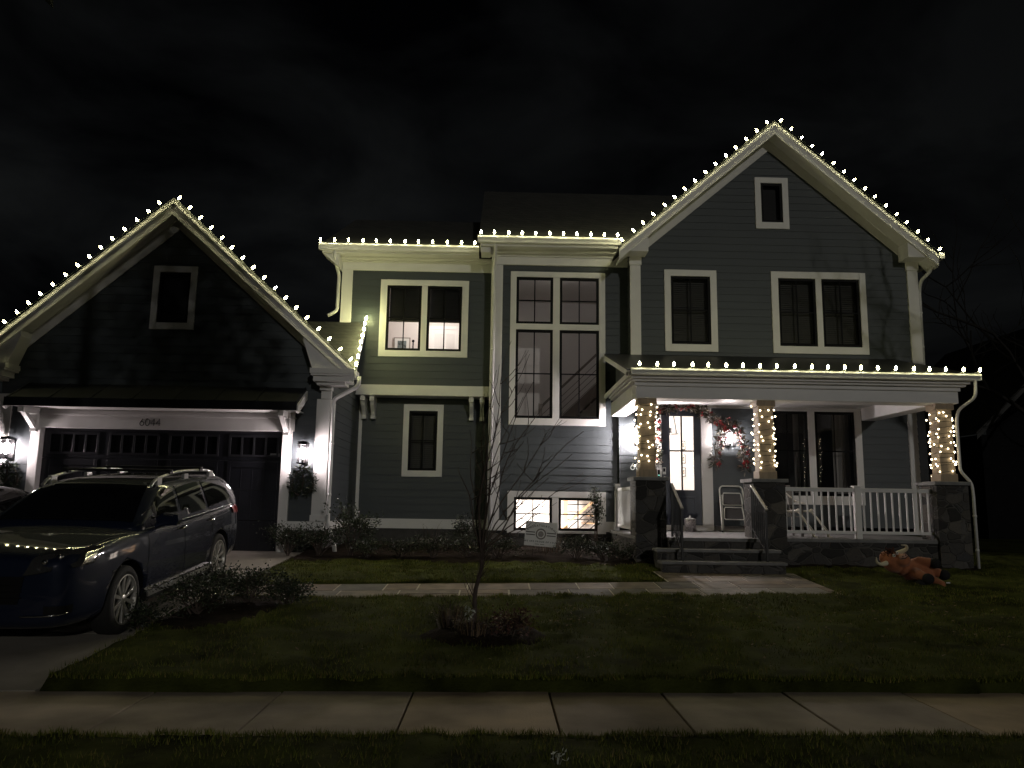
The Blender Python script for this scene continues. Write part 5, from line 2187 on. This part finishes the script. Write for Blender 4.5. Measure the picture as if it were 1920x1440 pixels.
        for i in range(24):
            y = y0w + (y1w - y0w) * i / 23
            z = (1.05 if suv else 1.115) + (Q[2][1][1] - 1.15) * max(0, (i / 23)) ** 2
            l_, n_, _, _ = tcab.find_nearest(Vector((X * 1.1, y * ls, z * hs)))
            if n_.x * s_ < 0:
                n_ = -n_
            pts.append(l_ + n_ * .006)
        mb.tube(pts, .007, 5)
        mb.build("window_trim", SILVER if suv else PLASTIC, t, smooth=True, world=False)
        # mirror
        mb = MB()
        M = Matrix.Rotation(rad(-12 * s_), 3, 'Z').to_4x4()
        mb.prism([M @ Vector(p) + Vector((s_ * 1.06, -.64 * ls, 1.13 * hs)) for p in ((-.14 * s_, -.06, -.07), (.11 * s_, -.05, -.055), (.135 * s_, -.03, .0), (.12 * s_, -.04, .07), (-.06 * s_, -.06, .085), (-.15 * s_, -.06, .03))], (0, .12, 0))
        mb.tube([(s_ * .90, -.66 * ls, 1.05 * hs), (s_ * 1.0, -.65 * ls, 1.10 * hs)], .03, 8)
        mb.mi = 1
        mb.tube([(s_ * 1.0, -.705 * ls, 1.20 * hs), (s_ * 1.17, -.68 * ls, 1.185 * hs)], .012, 6)
        mb.build("mirror", [paint, CHROME], t, world=False, bevel=.025)
        # handles and door shut lines
        for yh in (.0, 1.0):
            l_, n_, _, _ = tb.find_nearest(Vector((s_ * 1.0, yh * ls, .97 * hs)))
            mb = MB()
            mb.tube([(s_ * .955, (yh - .1) * ls, .968 * hs), (s_ * .995, (yh - .07) * ls, .972 * hs), (s_ * .995, (yh + .07) * ls, .978 * hs), (s_ * .955, (yh + .1) * ls, .98 * hs)], .014, 7)
            mb.build("handle", CHROME if suv else paint, t, smooth=True, world=False)
        for line in ([(-.98, .32), (-.96, .6), (-.92, 1.03)], [(.12, .30), (.115, .7), (.115, 1.04)], [(1.10, .78), (1.13, .95), (1.08, 1.06)]):
            mb = MB()
            pts = []
            for (y0_, z0_), (y1_, z1_) in zip(line[:-1], line[1:]):
                for f in np.linspace(0, 1, 7):
                    l_, n_, _, _ = tb.find_nearest(Vector((s_ * 1.0, (y0_ + (y1_ - y0_) * f) * ls, (z0_ + (z1_ - z0_) * f) * hs)))
                    pts.append(l_)
            mb.tube(pts, .0045, 4)
            mb.build("door_seam", PLASTIC, t, world=False)
        # sill: plastic cladding with a bright strip
        mb = MB()
        mb.prism([(s_ * .90, -1.0 * ls, .22), (s_ * .975, -1.0 * ls, .26), (s_ * .975, -1.0 * ls, .37), (s_ * .93, -1.0 * ls, .40)], (0, 1.97 * ls, .0))
        si = mb.build("sill", PLASTIC, t, world=False)
        mb = MB()
        mb.bar((s_ * .982, -.98 * ls, .325), (s_ * .982, .95 * ls, .325), .014, .05)
        mb.build("sill_strip", SILVER, si, world=False)
        # lamps
        hl = patch("headlight", [(s_ * .46, -2.50, .79), (s_ * .94, -2.12, .86), (s_ * .94, -1.90, 1.01), (s_ * .52, -2.42, .89)], tb, HEADL, off=.024, nu=40, nv=14)
        patch("reflector", [(s_ * .84, -2.26, .86), (s_ * .92, -2.14, .88), (s_ * .93, -2.02, .99), (s_ * .86, -2.20, .95)], tb, CHROME, parent=hl, off=.034, nu=16, nv=8)
        mb = MB()
        for (hx, hy) in ((.63, -2.40), (.72, -2.34)):
            l_, n_, _, _ = tb.find_nearest(Vector((s_ * hx, hy * ls, .865 * hs)))
            mb.ball(l_ + Vector((0, -.022, 0)), (.03, .02, .026), 8, 6)
        mb.build("projector", CHROME, hl, smooth=True, world=False)
        patch("fog_lamp", [(s_ * .66, -2.5, .42), (s_ * .86, -2.35, .42), (s_ * .87, -2.35, .50), (s_ * .66, -2.5, .50)], tb, PLASTIC, off=.008)
        mb = MB()
        pts = []
        for f in np.linspace(0, 1, 9):
            l_, n_, _, _ = tb.find_nearest(Vector((s_ * (.45 + .42 * f), (-2.55 + .16 * f) * ls, .40 + .02 * f)))
            pts.append(l_ + Vector((0, -.012, 0)))
        mb.tube(pts, .008, 5)
        mb.build("bumper_strip", CHROME, t, smooth=True, world=False)
        patch("tail_light", [(s_ * .97, 2.04, .97), (s_ * .87, 2.47, .94), (s_ * .87, 2.45, 1.10), (s_ * .96, 2.00, 1.11)], tb, REDL, off=.016)
        if suv:
            mb = MB()
            rp = [(s_ * .66, -.30, 1.50), (s_ * .66, -.12, 1.585), (s_ * .66, .5, 1.65), (s_ * .66, 1.2, 1.645), (s_ * .65, 1.7, 1.615), (s_ * .64, 1.95, 1.53)]
            mb.tube([Vector(p) for p in spline(rp, 5)], .021, 8)
            for yy in (-.08, .78, 1.72):
                mb.box(s_ * .66 - .022, s_ * .66 + .022, yy - .07, yy + .07, 1.48, 1.615)
            mb.build("roof_rail", SILVER, t, smooth=False, world=False, bevel=.006)
    for yy in ((.25, 1.3) if suv else ()):
        mb = MB()
        mb.bar((-.70, yy, 1.675), (.70, yy, 1.675), .07, .03)
        for s_ in (-1, 1):
            mb.box(s_ * .66 - .03, s_ * .66 + .03, yy - .05, yy + .05, 1.63, 1.69)
        mb.build("crossbar", PLASTIC, t, world=False, bevel=.006)
    patch("grille", [(-.42, -2.55, .52), (.42, -2.55, .52), (.47, -2.52, .78), (-.47, -2.52, .78)], tb, PLASTIC, off=.012, nu=12)
    mb = MB()
    for z in (.58, .64, .70):
        mb.tube([(-.45, -2.50 * ls, z * hs), (0, -2.535 * ls, z * hs), (.45, -2.50 * ls, z * hs)], .007, 5)
    mb.build("grille_bar", PLASTIC if suv else CHROME, t, world=False)
    mb = MB()
    mb.box(-.16, .16, -2.545 * ls, -2.53 * ls, .40, .56)
    pl = mb.build("number_plate", mk("plate_white", (.62, .62, .6), .5), t, world=False, bevel=.004)
    if suv:
        mb = MB()
        yq = -2.55 * ls
        mb.tube([(.085, yq, .525), (.14, yq, .525), (.105, yq, .435)], .007, 5)
        mb.build("plate_character", mk("plate_navy", (.02, .02, .05), .5), pl, world=False)
    # wipers and cowl
    mb = MB()
    for x0 in (-.5, .1):
        pts = []
        for f in np.linspace(0, 1, 6):
            l_, n_, _, _ = tcab.find_nearest(Vector((x0 + .5 * f, -1.0 * ls, (1.165 + .02 * f) * hs)))
            pts.append(l_ + Vector((0, -.012, .012)))
        mb.tube(pts, .007, 5)
    mb.build("wiper", PLASTIC, t, world=False)
    # wheels
    for yy in WB:
        for s_ in (-1, 1):
            R = Matrix.Rotation(rad(90 * s_), 4, 'Y')
            c = (s_ * .83, yy, .362)
            mb = MB()
            mb.lathe([(.235, -.10), (.33, -.115), (.360, -.095), (.366, 0), (.360, .095), (.335, .118), (.26, .118), (.255, .06), (.235, .05)], c, 30, R, caps=False)
            wh = mb.build("wheel", RUBBER, t, smooth=True, world=False)
            mb = MB()
            mb.mi = 1
            mb.lathe([(.01, .03), (.25, .03), (.25, .02), (.01, .02)], c, 24, R)
            mb.mi = 0
            mb.lathe([(.262, .112), (.268, .122), (.252, .124), (.245, .09), (.25, .06)], c, 30, R, caps=False)
            mb.lathe([(.055, .03), (.055, .105), (.03, .115), (.005, .116)], c, 14, R)
            for k in range(10):
                a = 6.283 * (k // 2) / 5 + (.17 if k % 2 else -.17) + .3
                a2 = 6.283 * (k // 2) / 5 + (.30 if k % 2 else -.30) + .3
                p0 = Vector((.045 * math.cos(a), .045 * math.sin(a), .095))
                p1 = Vector((.25 * math.cos(a2), .25 * math.sin(a2), .105))
                q0, q1 = R @ p0 + Vector(c), R @ p1 + Vector(c)
                side_ = R @ Vector((-math.sin(a2), math.cos(a2), 0))
                dep = R @ Vector((0, 0, -.03))
                w0, w1 = .014, .026
                mb.prism([q0 - side_ * w0, q0 + side_ * w0, q1 + side_ * w1, q1 - side_ * w1], dep)
            mb.build("rim", [ALLOY, PLASTIC], wh, smooth=False, world=False, bevel=.003)
    return t


car("parked_suv", "dark blue SUV with silver roof rails parked nose-out on the driveway", (-4.95, 10.15, .257), rad(0.5), PAINT)
car("parked_sedan", "dark low car mostly cut off by the left edge, parked beyond the blue SUV", (-8.5, 12.1, .40), rad(0.5), PAINT2, hs=0.80, suv=False, ls=.95)
for o_, tilt in ((bpy.data.objects["parked_suv"], 4.6), (bpy.data.objects["parked_sedan"], 3.4)):
    o_.rotation_euler[0] = rad(tilt)

# ================================================================== YARD SIGN
sx_, sz_, sy_ = 0.90, 1.005, 15.2
sg = thing("yard_sign", "tilted white yard sign reading CONGRATULATIONS! in front of the basement window", "sign", (sx_, sy_, .56))
tilt = Matrix.Translation((sx_, sy_, sz_)) @ Matrix.Rotation(rad(4.2), 4, 'Y') @ Matrix.Rotation(rad(3), 4, 'X')
b = MB()
pw_, ph_ = .31, .235
b.prism([tilt @ Vector((-pw_, 0, -ph_)), tilt @ Vector((pw_, 0, -ph_)), tilt @ Vector((pw_, 0, ph_)), tilt @ Vector((-pw_, 0, ph_))], (0, .008, 0))
b.build("panel", mk("sign_white", (.88, .87, .84), .6, var=.04, vscale=5), sg)
b = MB()
for xx in (-.13, .13):
    b.tube([tilt @ Vector((xx, .006, .1)), tilt @ Vector((xx, .006, -ph_)), tilt @ Vector((xx, .02, -.5))], .004, 5)
b.build("stake", IRON, sg)
INK = mk("sign_ink", (.04, .035, .035), .7)


def glyphs(mb, s_, size, M_of):
    """built-in lettering as flat mesh; M_of(i, n, width_so_far) places each letter"""
    xs = 0.0
    out = []
    for ch in s_:
        if ch == ' ':
            xs += size * .42
            continue
        cu = bpy.data.curves.new("t", 'FONT')
        cu.body = ch
        cu.size = size
        cu.offset = size * .018
        cu.resolution_u = 3
        ob_ = bpy.data.objects.new("t", cu)
        COL.objects.link(ob_)
        dg = bpy.context.evaluated_depsgraph_get()
        me = bpy.data.meshes.new_from_object(ob_.evaluated_get(dg))
        bpy.data.objects.remove(ob_)
        if len(me.vertices) == 0:
            continue
        w = max(v.co.x for v in me.vertices)
        out.append((me, xs, w))
        xs += w + size * .20
    tot = xs - size * .20
    for me, x, w in out:
        M = M_of(x + w / 2, tot)
        mb.add([M @ Vector((v.co.x - w / 2, 0, v.co.y)) for v in me.vertices], [tuple(p.vertices) for p in me.polygons])


b = MB()
Rr = .42


def arc(xc, tot):
    a = (xc - tot / 2) / Rr
    return tilt @ Matrix.Translation((Rr * math.sin(a), -.002, .112 - Rr + Rr * math.cos(a) + .035)) @ Matrix.Rotation(a, 4, 'Y')


glyphs(b, "CONGRATULATIONS!", .052, arc)


def line_(z, sh=0):
    return lambda xc, tot: tilt @ Matrix.Translation((xc - tot / 2 + sh, -.002, z))


glyphs(b, "WE ARE PROUD OF YOU!", .042, line_(-.160))
for x0, x1 in ((-.10, -.02), (0.0, .08)):      # a last line too small to read in the photograph
    b.quad(*[tilt @ Vector((x, -.002, z)) for x, z in ((x0, -.200), (x1, -.200), (x1, -.192), (x0, -.192))])
b.build("lettering", INK, sg, fix=False)
for s_, z, w in ((-1, .028, .018), (-1, -.022, .018), (1, .028, .018), (1, -.022, .018)):
        b = MB()
        b.quad(*[tilt @ Vector((x * s_, -.002, zz)) for x, zz in ((.115, z - w / 2), (.29, z - w / 2), (.29, z + w / 2), (.115, z + w / 2))])
        b.build("stripe", mk("sign_brown_stripe", (.10, .085, .08), .7), sg, fix=False)
b = MB()
n = 40
o_r, i_r = .100, .078
vs = []
for k in range(n):
    a = 6.283 * k / n
    for r_ in (o_r, i_r):
        vs.append(tilt @ Vector((r_ * math.cos(a), -.003, r_ * math.sin(a) * 1.05 + .002)))
b.add(vs, [(2 * k, (2 * k + 2) % (2 * n), (2 * k + 3) % (2 * n), 2 * k + 1) for k in range(n)])
b.mi = 1
b.add([tilt @ Vector((.055 * math.cos(6.283 * k / n), -.003, .055 * math.sin(6.283 * k / n))) for k in range(n)], [tuple(range(n))])
b.build("seal", [mk("seal_ring", (.20, .17, .15), .7), mk("seal_disc", (.36, .33, .31), .7, var=.3, vscale=40)], sg, fix=False)

# ================================================================== STEP LADDER, CANISTER
LADW = mk("ladder_white", (.72, .72, .66), .4)
ld_ = thing("step_ladder", "folded white step ladder leaning on the wall right of the front door", "ladder", (5.40, 17.45, 1.02))


def lad(x, z, k=0.0):
    f = (z - 1.02) / 1.08
    return Vector((5.40 + x, 17.42 + .30 * f + k, z))


b = MB()
pts = [lad(-.30, 1.02)] + [lad(-.30 + .035 * i / 6, 1.02 + .93 * i / 6) for i in range(1, 7)]
arcp = [lad(-.265 + .09 - .09 * math.cos(t), 1.95 + .10 * math.sin(t)) for t in np.linspace(.2, 1.45, 6)]
L_ = pts + arcp
Rr_ = [Vector((10.80 - p.x, p.y, p.z)) for p in reversed(L_)]
b.tube(L_ + Rr_, .017, 8)
b.build("front_frame", LADW, ld_, smooth=True)
b = MB()
b.tube([lad(-.25, 1.04, .05), lad(-.22, 1.85, .03)], .012, 6)
b.tube([lad(.25, 1.04, .05), lad(.22, 1.85, .03)], .012, 6)
b.tube([lad(-.25, 1.06, .05), lad(.25, 1.06, .05)], .011, 6)
b.build("rear_frame", LADW, ld_, smooth=True)
for z0 in (1.30, 1.62):
    b = MB()
    h = .27
    loop = []
    for (x, z) in ((-.225, z0 + .03), (-.205, z0), (.205, z0), (.225, z0 + .03), (.205, z0 + h - .03), (.185, z0 + h), (-.185, z0 + h), (-.205, z0 + h - .03), (-.225, z0 + .03)):
        loop.append(lad(x, z, -.02))
    b.tube(loop, .012, 6)
    s_ = b.build("step", LADW, ld_, smooth=True)
    b = MB()
    b.prism([lad(-.2, z0 + .02, -.012), lad(.2, z0 + .02, -.012), lad(.185, z0 + h - .02, -.012), lad(-.185, z0 + h - .02, -.012)], (0, .012, 0))
    b.build("tread_pad", mk("tread_grey", (.06, .06, .06), .8), s_)
for s_ in (-1, 1):
    b = MB()
    b.lathe([(.02, 0), (.022, .05)], lad(s_ * .30, 1.005), 8)
    b.build("rubber_foot", RUBBER, ld_)

b = MB()
cn = thing("patterned_canister", "round silvery patterned canister with a knobbed lid on the porch by the front door", "canister", (4.36, 17.35, 1.02))
b.lathe([(.11, 1.02), (.125, 1.03), (.125, 1.285), (.118, 1.29)], (4.36, 17.35, 0), 20)
b.build("drum", mk("mottled_silver", (.30, .28, .29), .35, metal=.3, var=.75, vscale=28), cn, smooth=True)
b = MB()
b.lathe([(.13, 1.288), (.13, 1.305), (.07, 1.325), (.02, 1.33), (.02, 1.35), (.028, 1.36), (.005, 1.375)], (4.36, 17.35, 0), 18)
b.build("lid", SILVER, cn, smooth=True)

# ================================================================== SKELETON IN A CHAIR
CHM = mk("grey_patio_wood", (.22, .21, .20), .7, var=.2, vscale=6)
ch = thing("patio_chair", "weathered grey patio chair behind the left end of the porch railing", "chair", (5.85, 15.7, 1.02))
b = MB()
for k in range(5):
    b.box(5.60, 6.12, 15.42 + k * .1, 15.51 + k * .1, 1.40, 1.425)
b.build("seat", CHM, ch)
b = MB()
for k in range(5):
    x = 5.62 + k * .115
    b.prism([(x, 15.90, 1.42), (x + .09, 15.90, 1.42), (x + .09, 16.12, 2.05), (x, 16.12, 2.05)], (0, .02, 0))
b.build("backrest", CHM, ch)
for x in (5.58, 6.10):
    for y in (15.42, 15.9):
        b = MB()
        b.box(x, x + .045, y, y + .045, 1.02, 1.40 if y > 15.6 else 1.62)
        b.build("leg", CHM, ch)
    b = MB()
    b.box(x - .02, x + .065, 15.38, 15.98, 1.62, 1.645)
    b.build("armrest", mk("black_arm", (.02, .02, .02), .5), ch)

BONE = mk("bone_plastic", (.82, .78, .70), .5, var=.12, vscale=12)
sk = thing("skeleton", "plastic skeleton seated in the patio chair behind the porch railing", "decoration", (5.85, 15.7, 1.43))


def bone(mb, a, b_, r=.014, k=.03):
    a, b_ = Vector(a), Vector(b_)
    r, k = r * 1.3, k * 1.25
    mb.tube([a, a.lerp(b_, .15), a.lerp(b_, .5), a.lerp(b_, .85), b_], [r * 1.5, r, r * .85, r, r * 1.5], 7)
    mb.ball(a, k, 8, 6)
    mb.ball(b_, k, 8, 6)


pel = Vector((5.80, 15.78, 1.50))
b = MB()
b.tube([pel, (5.79, 15.86, 1.66), (5.78, 15.92, 1.82), (5.77, 15.92, 1.98)], .022, 7)
b.ball(pel, (.11, .06, .06), 10, 6)
b.build("spine", BONE, sk, smooth=True)
b = MB()
for k in range(6):
    z = 1.72 + k * .04
    w = .12 - .008 * abs(k - 2.5)
    b.tube([(5.78 + w * math.sin(t), 15.90 - .11 * (1 - math.cos(t)) * .9, z - .03 * (1 - math.cos(t)) * .5) for t in np.linspace(-2.5, 2.5, 15)], .0085, 5)
b.tube([(5.78, 15.705, 1.70), (5.78, 15.71, 1.92)], .012, 6)
b.build("ribcage", BONE, sk, smooth=True)
b = MB()
b.ball((5.76, 15.86, 2.10), (.075, .095, .09), 12, 9)
b.ball((5.76, 15.80, 2.03), (.05, .055, .05), 10, 6)
b.mi = 1
for s_ in (-.03, .03):
    b.ball((5.76 + s_, 15.775, 2.10), (.02, .012, .022), 8, 6)
b.ball((5.76, 15.757, 2.06), (.010, .01, .014), 6, 5)
b.mi = 0
b.tube([(5.725, 15.765, 2.005), (5.76, 15.75, 2.0), (5.795, 15.765, 2.005)], .012, 6)
b.build("skull", [BONE, PLASTIC], sk, smooth=True)
for s_, hip, knee, foot in ((0, (5.74, 15.74, 1.50), (6.00, 15.30, 1.53), (6.19, 15.08, 1.10)), (1, (5.88, 15.74, 1.50), (6.28, 15.34, 1.53), (6.49, 15.10, 1.10))):
    b = MB()
    bone(b, hip, knee, .016, .035)
    f_ = Vector(foot)
    k_ = Vector(knee)
    bone(b, k_ + Vector((-.012, 0, 0)), f_, .012, .03)
    b.tube([k_ + Vector((.03, .01, -.03)), f_ + Vector((.025, .01, .03))], .008, 6)
    b.ball(f_ + Vector((0, 0, -.04)), (.03, .035, .03), 8, 6)
    for q in range(5):
        b.tube([f_ + Vector((0, -.02, -.05)), f_ + Vector((-.03 + q * .016, -.13, -.066))], [.009, .006], 5)
    b.build("leg", BONE, sk, smooth=True)
for s_, sh, el, ha in ((0, (5.62, 15.92, 1.95), (5.60, 15.72, 1.70), (5.62, 15.42, 1.67)), (1, (5.93, 15.92, 1.95), (6.10, 15.72, 1.72), (6.13, 15.44, 1.68))):
    b = MB()
    bone(b, sh, el, .012, .024)
    bone(b, el, ha, .010, .02)
    h_ = Vector(ha)
    for q in range(5):
        b.tube([h_, h_ + Vector((-.03 + q * .015, -.05, .005)), h_ + Vector((-.036 + q * .018, -.10, -.015))], [.007, .006, .004], 5)
    b.tube([(5.78, 15.86, 1.96), sh], .010, 6)
    b.build("arm", BONE, sk, smooth=True)

# ================================================================== TOPPLED TOY BULL
gz_ = lambda x, y: lawn_z(x, y)
bull = thing("toy_bull", "russet toy bull with white horns lying on its back by the porch", "toy", (6.75, 12.75, .42))
FUR = mk("russet_plush", (.40, .145, .065), .9, var=.18, vscale=10, sheen=.3)
HOOF = mk("black_plush", (.010, .010, .011), .85)
HORN = mk("cream_horn", (.70, .64, .46), .5)
MUZ = mk("pale_muzzle", (.52, .30, .22), .8)
b = MB()
P = lambda x, y, z: Vector((x, y, z))
Mx = Matrix.Rotation(rad(24), 3, 'Y').to_4x4()
b.ball(P(6.86, 12.80, .60), (.25, .22, .21), 16, 10, Mx)        # trunk
b.ball(P(6.98, 12.75, .57), (.20, .20, .18), 14, 9, Mx)
b.ball(P(6.50, 12.82, .77), (.22, .19, .20), 16, 10, Mx)        # head
b.ball(P(6.58, 12.66, .82), (.14, .12, .12), 12, 8)             # snout, pointing up and out
b.ball(P(6.40, 12.88, .84), (.14, .13, .14), 12, 8)
b.tube([P(6.60, 12.8, .70), P(6.74, 12.8, .66)], .17, 12)


def limb(a, c, e, r0, r1):
    b.tube([a, P(*a).lerp(P(*c), .6) if False else c, e], [r0, (r0 + r1) / 2, r1], 10)
    b.ball(c, (r0 + r1) / 2, 10, 7)
    b.ball(e, r1 * 1.02, 10, 7)


limb(P(6.80, 12.85, .72), P(6.93, 12.72, .80), P(7.05, 12.62, .79), .10, .085)   # far fore leg
limb(P(6.78, 12.66, .60), P(6.78, 12.50, .57), P(6.82, 12.42, .54), .11, .09)    # near fore leg
limb(P(7.02, 12.82, .60), P(7.13, 12.72, .62), P(7.22, 12.64, .60), .10, .085)   # far hind leg
limb(P(6.98, 12.66, .50), P(7.06, 12.52, .46), P(7.13, 12.42, .41), .10, .08)    # near hind leg
for p in ((6.33, 12.80, .70), (6.55, 12.98, .95)):
    b.ball(P(*p), (.06, .03, .045), 8, 6)
bd = b.build("body", FUR, bull)
rm = bd.modifiers.new("r", 'REMESH')
rm.mode = 'VOXEL'
rm.voxel_size = .016
rm.use_smooth_shade = True
sm = bd.modifiers.new("s", 'SMOOTH')
sm.iterations = 6
sm.factor = .6
applied(bd)
for a, e in ((P(7.06, 12.60, .79), P(7.19, 12.55, .77)), (P(6.83, 12.38, .53), P(6.88, 12.30, .50)), (P(7.24, 12.62, .59), P(7.36, 12.58, .55)), (P(6.74, 12.45, .42), P(6.80, 12.40, .40))):
    b = MB()
    b.ball(a.lerp(e, .5), (.105, .10, .10), 14, 9)
    b.build("hoof", HOOF, bull, smooth=True)
for pts in ([(6.36, 12.76, .77), (6.22, 12.72, .735), (6.11, 12.67, .77), (6.085, 12.65, .87)], [(6.58, 12.84, .93), (6.70, 12.76, 1.01), (6.69, 12.71, 1.08), (6.58, 12.68, 1.095)]):
    b = MB()
    b.tube(spline(pts, 4), [.050 - .0036 * i for i in range(13)], 10)
    b.build("horn", HORN, bull, smooth=True)
b = MB()
b.ball(P(6.55, 12.585, .885), (.085, .05, .055), 12, 8, Matrix.Rotation(rad(-28), 4, 'Y'))
b.mi = 1
for p in ((6.525, 12.54, .89), (6.58, 12.545, .92)):
    b.ball(P(*p), (.014, .012, .012), 6, 5)
b.tube([P(6.50, 12.55, .855), P(6.56, 12.53, .86), P(6.63, 12.55, .90)], .007, 5)
b.build("muzzle", [MUZ, HOOF], bull, smooth=True)
for p in ((6.43, 12.68, .90), (6.50, 12.70, .945)):
    b = MB()
    b.ball(P(*p), (.032, .026, .032), 10, 7)
    b.mi = 1
    b.ball(P(*p) + P(.004, -.018, .004), (.014, .012, .014), 8, 6)
    b.build("eye", [mk("eye_white", (.75, .75, .7), .3), HOOF], bull, smooth=True)
b = MB()
for k in range(60):
    leaf(b, P(6.42 + random.gauss(0, .06), 12.76 + random.gauss(0, .05), .93 + random.gauss(0, .03)), .09, P(-.6, -.4, .7) + P(random.gauss(0, .4), random.gauss(0, .4), random.gauss(0, .4)), .25)
b.build("forelock", mk("brown_tuft", (.12, .045, .025), .9), bull, fix=False)
b = MB()
b.tube([P(7.08, 12.8, .5), P(7.2, 12.7, .42), P(7.27, 12.55, .44)], [.025, .02, .015], 7)
b.build("tail", FUR, bull, smooth=True)
b = MB()
b.box(7.20, 7.27, 12.37, 12.38, .44, .46)
b.build("care_tag", mk("white_tag", (.75, .75, .75), .6), bull)

bull.scale = (.88, .88, .88)
bull.location.x += .05

# ================================================================== NEIGHBOUR BEYOND THE RIGHT SIDE
nb = thing("neighbour_house", "dark neighbouring house almost lost in the night beyond the right edge", "house", (21.5, 27, .4))
b = MB()
laps(b, front(26.6), 17.2, 26.0, .5, 8.2, xl=lambda z: 17.2 if z < 4.6 else 17.2 + (z - 4.6) / .95, xr=lambda z: 26.0 if z < 4.6 else 26.0 - (z - 4.6) / .95)
b.build("wall", mk("dark_neighbour_siding", (.007, .007, .008), .9, var=.2, spec=.1), nb, fix=False)
b = MB()
b.prism([(21.6, 26.2, 9.0), (16.6, 26.2, 4.25), (16.6, 36, 4.25), (21.6, 36, 9.0)], (0, 0, -.06))
b.prism([(21.6, 26.2, 9.0), (26.6, 26.2, 4.25), (26.6, 36, 4.25), (21.6, 36, 9.0)], (0, 0, -.06))
b.build("roof", SHINGLE, nb)
for s_ in (-1, 1):
    b = MB()
    b.prism([(21.6, 26.18, 8.93), (21.6 + s_ * 5, 26.18, 4.18), (21.6 + s_ * 5, 26.18, 4.0), (21.6, 26.18, 8.73)], (0, .03, 0))
    b.build("rake_board", mk("grey_neighbour_trim", (.045, .045, .045), .8), nb)
b = MB()
boxes("side_wall", MATS["dark_neighbour_siding"], nb, (16.95, 17.15, 26.5, 35.5, .4, 4.2), (26.0, 26.2, 26.5, 35.5, .4, 4.2))
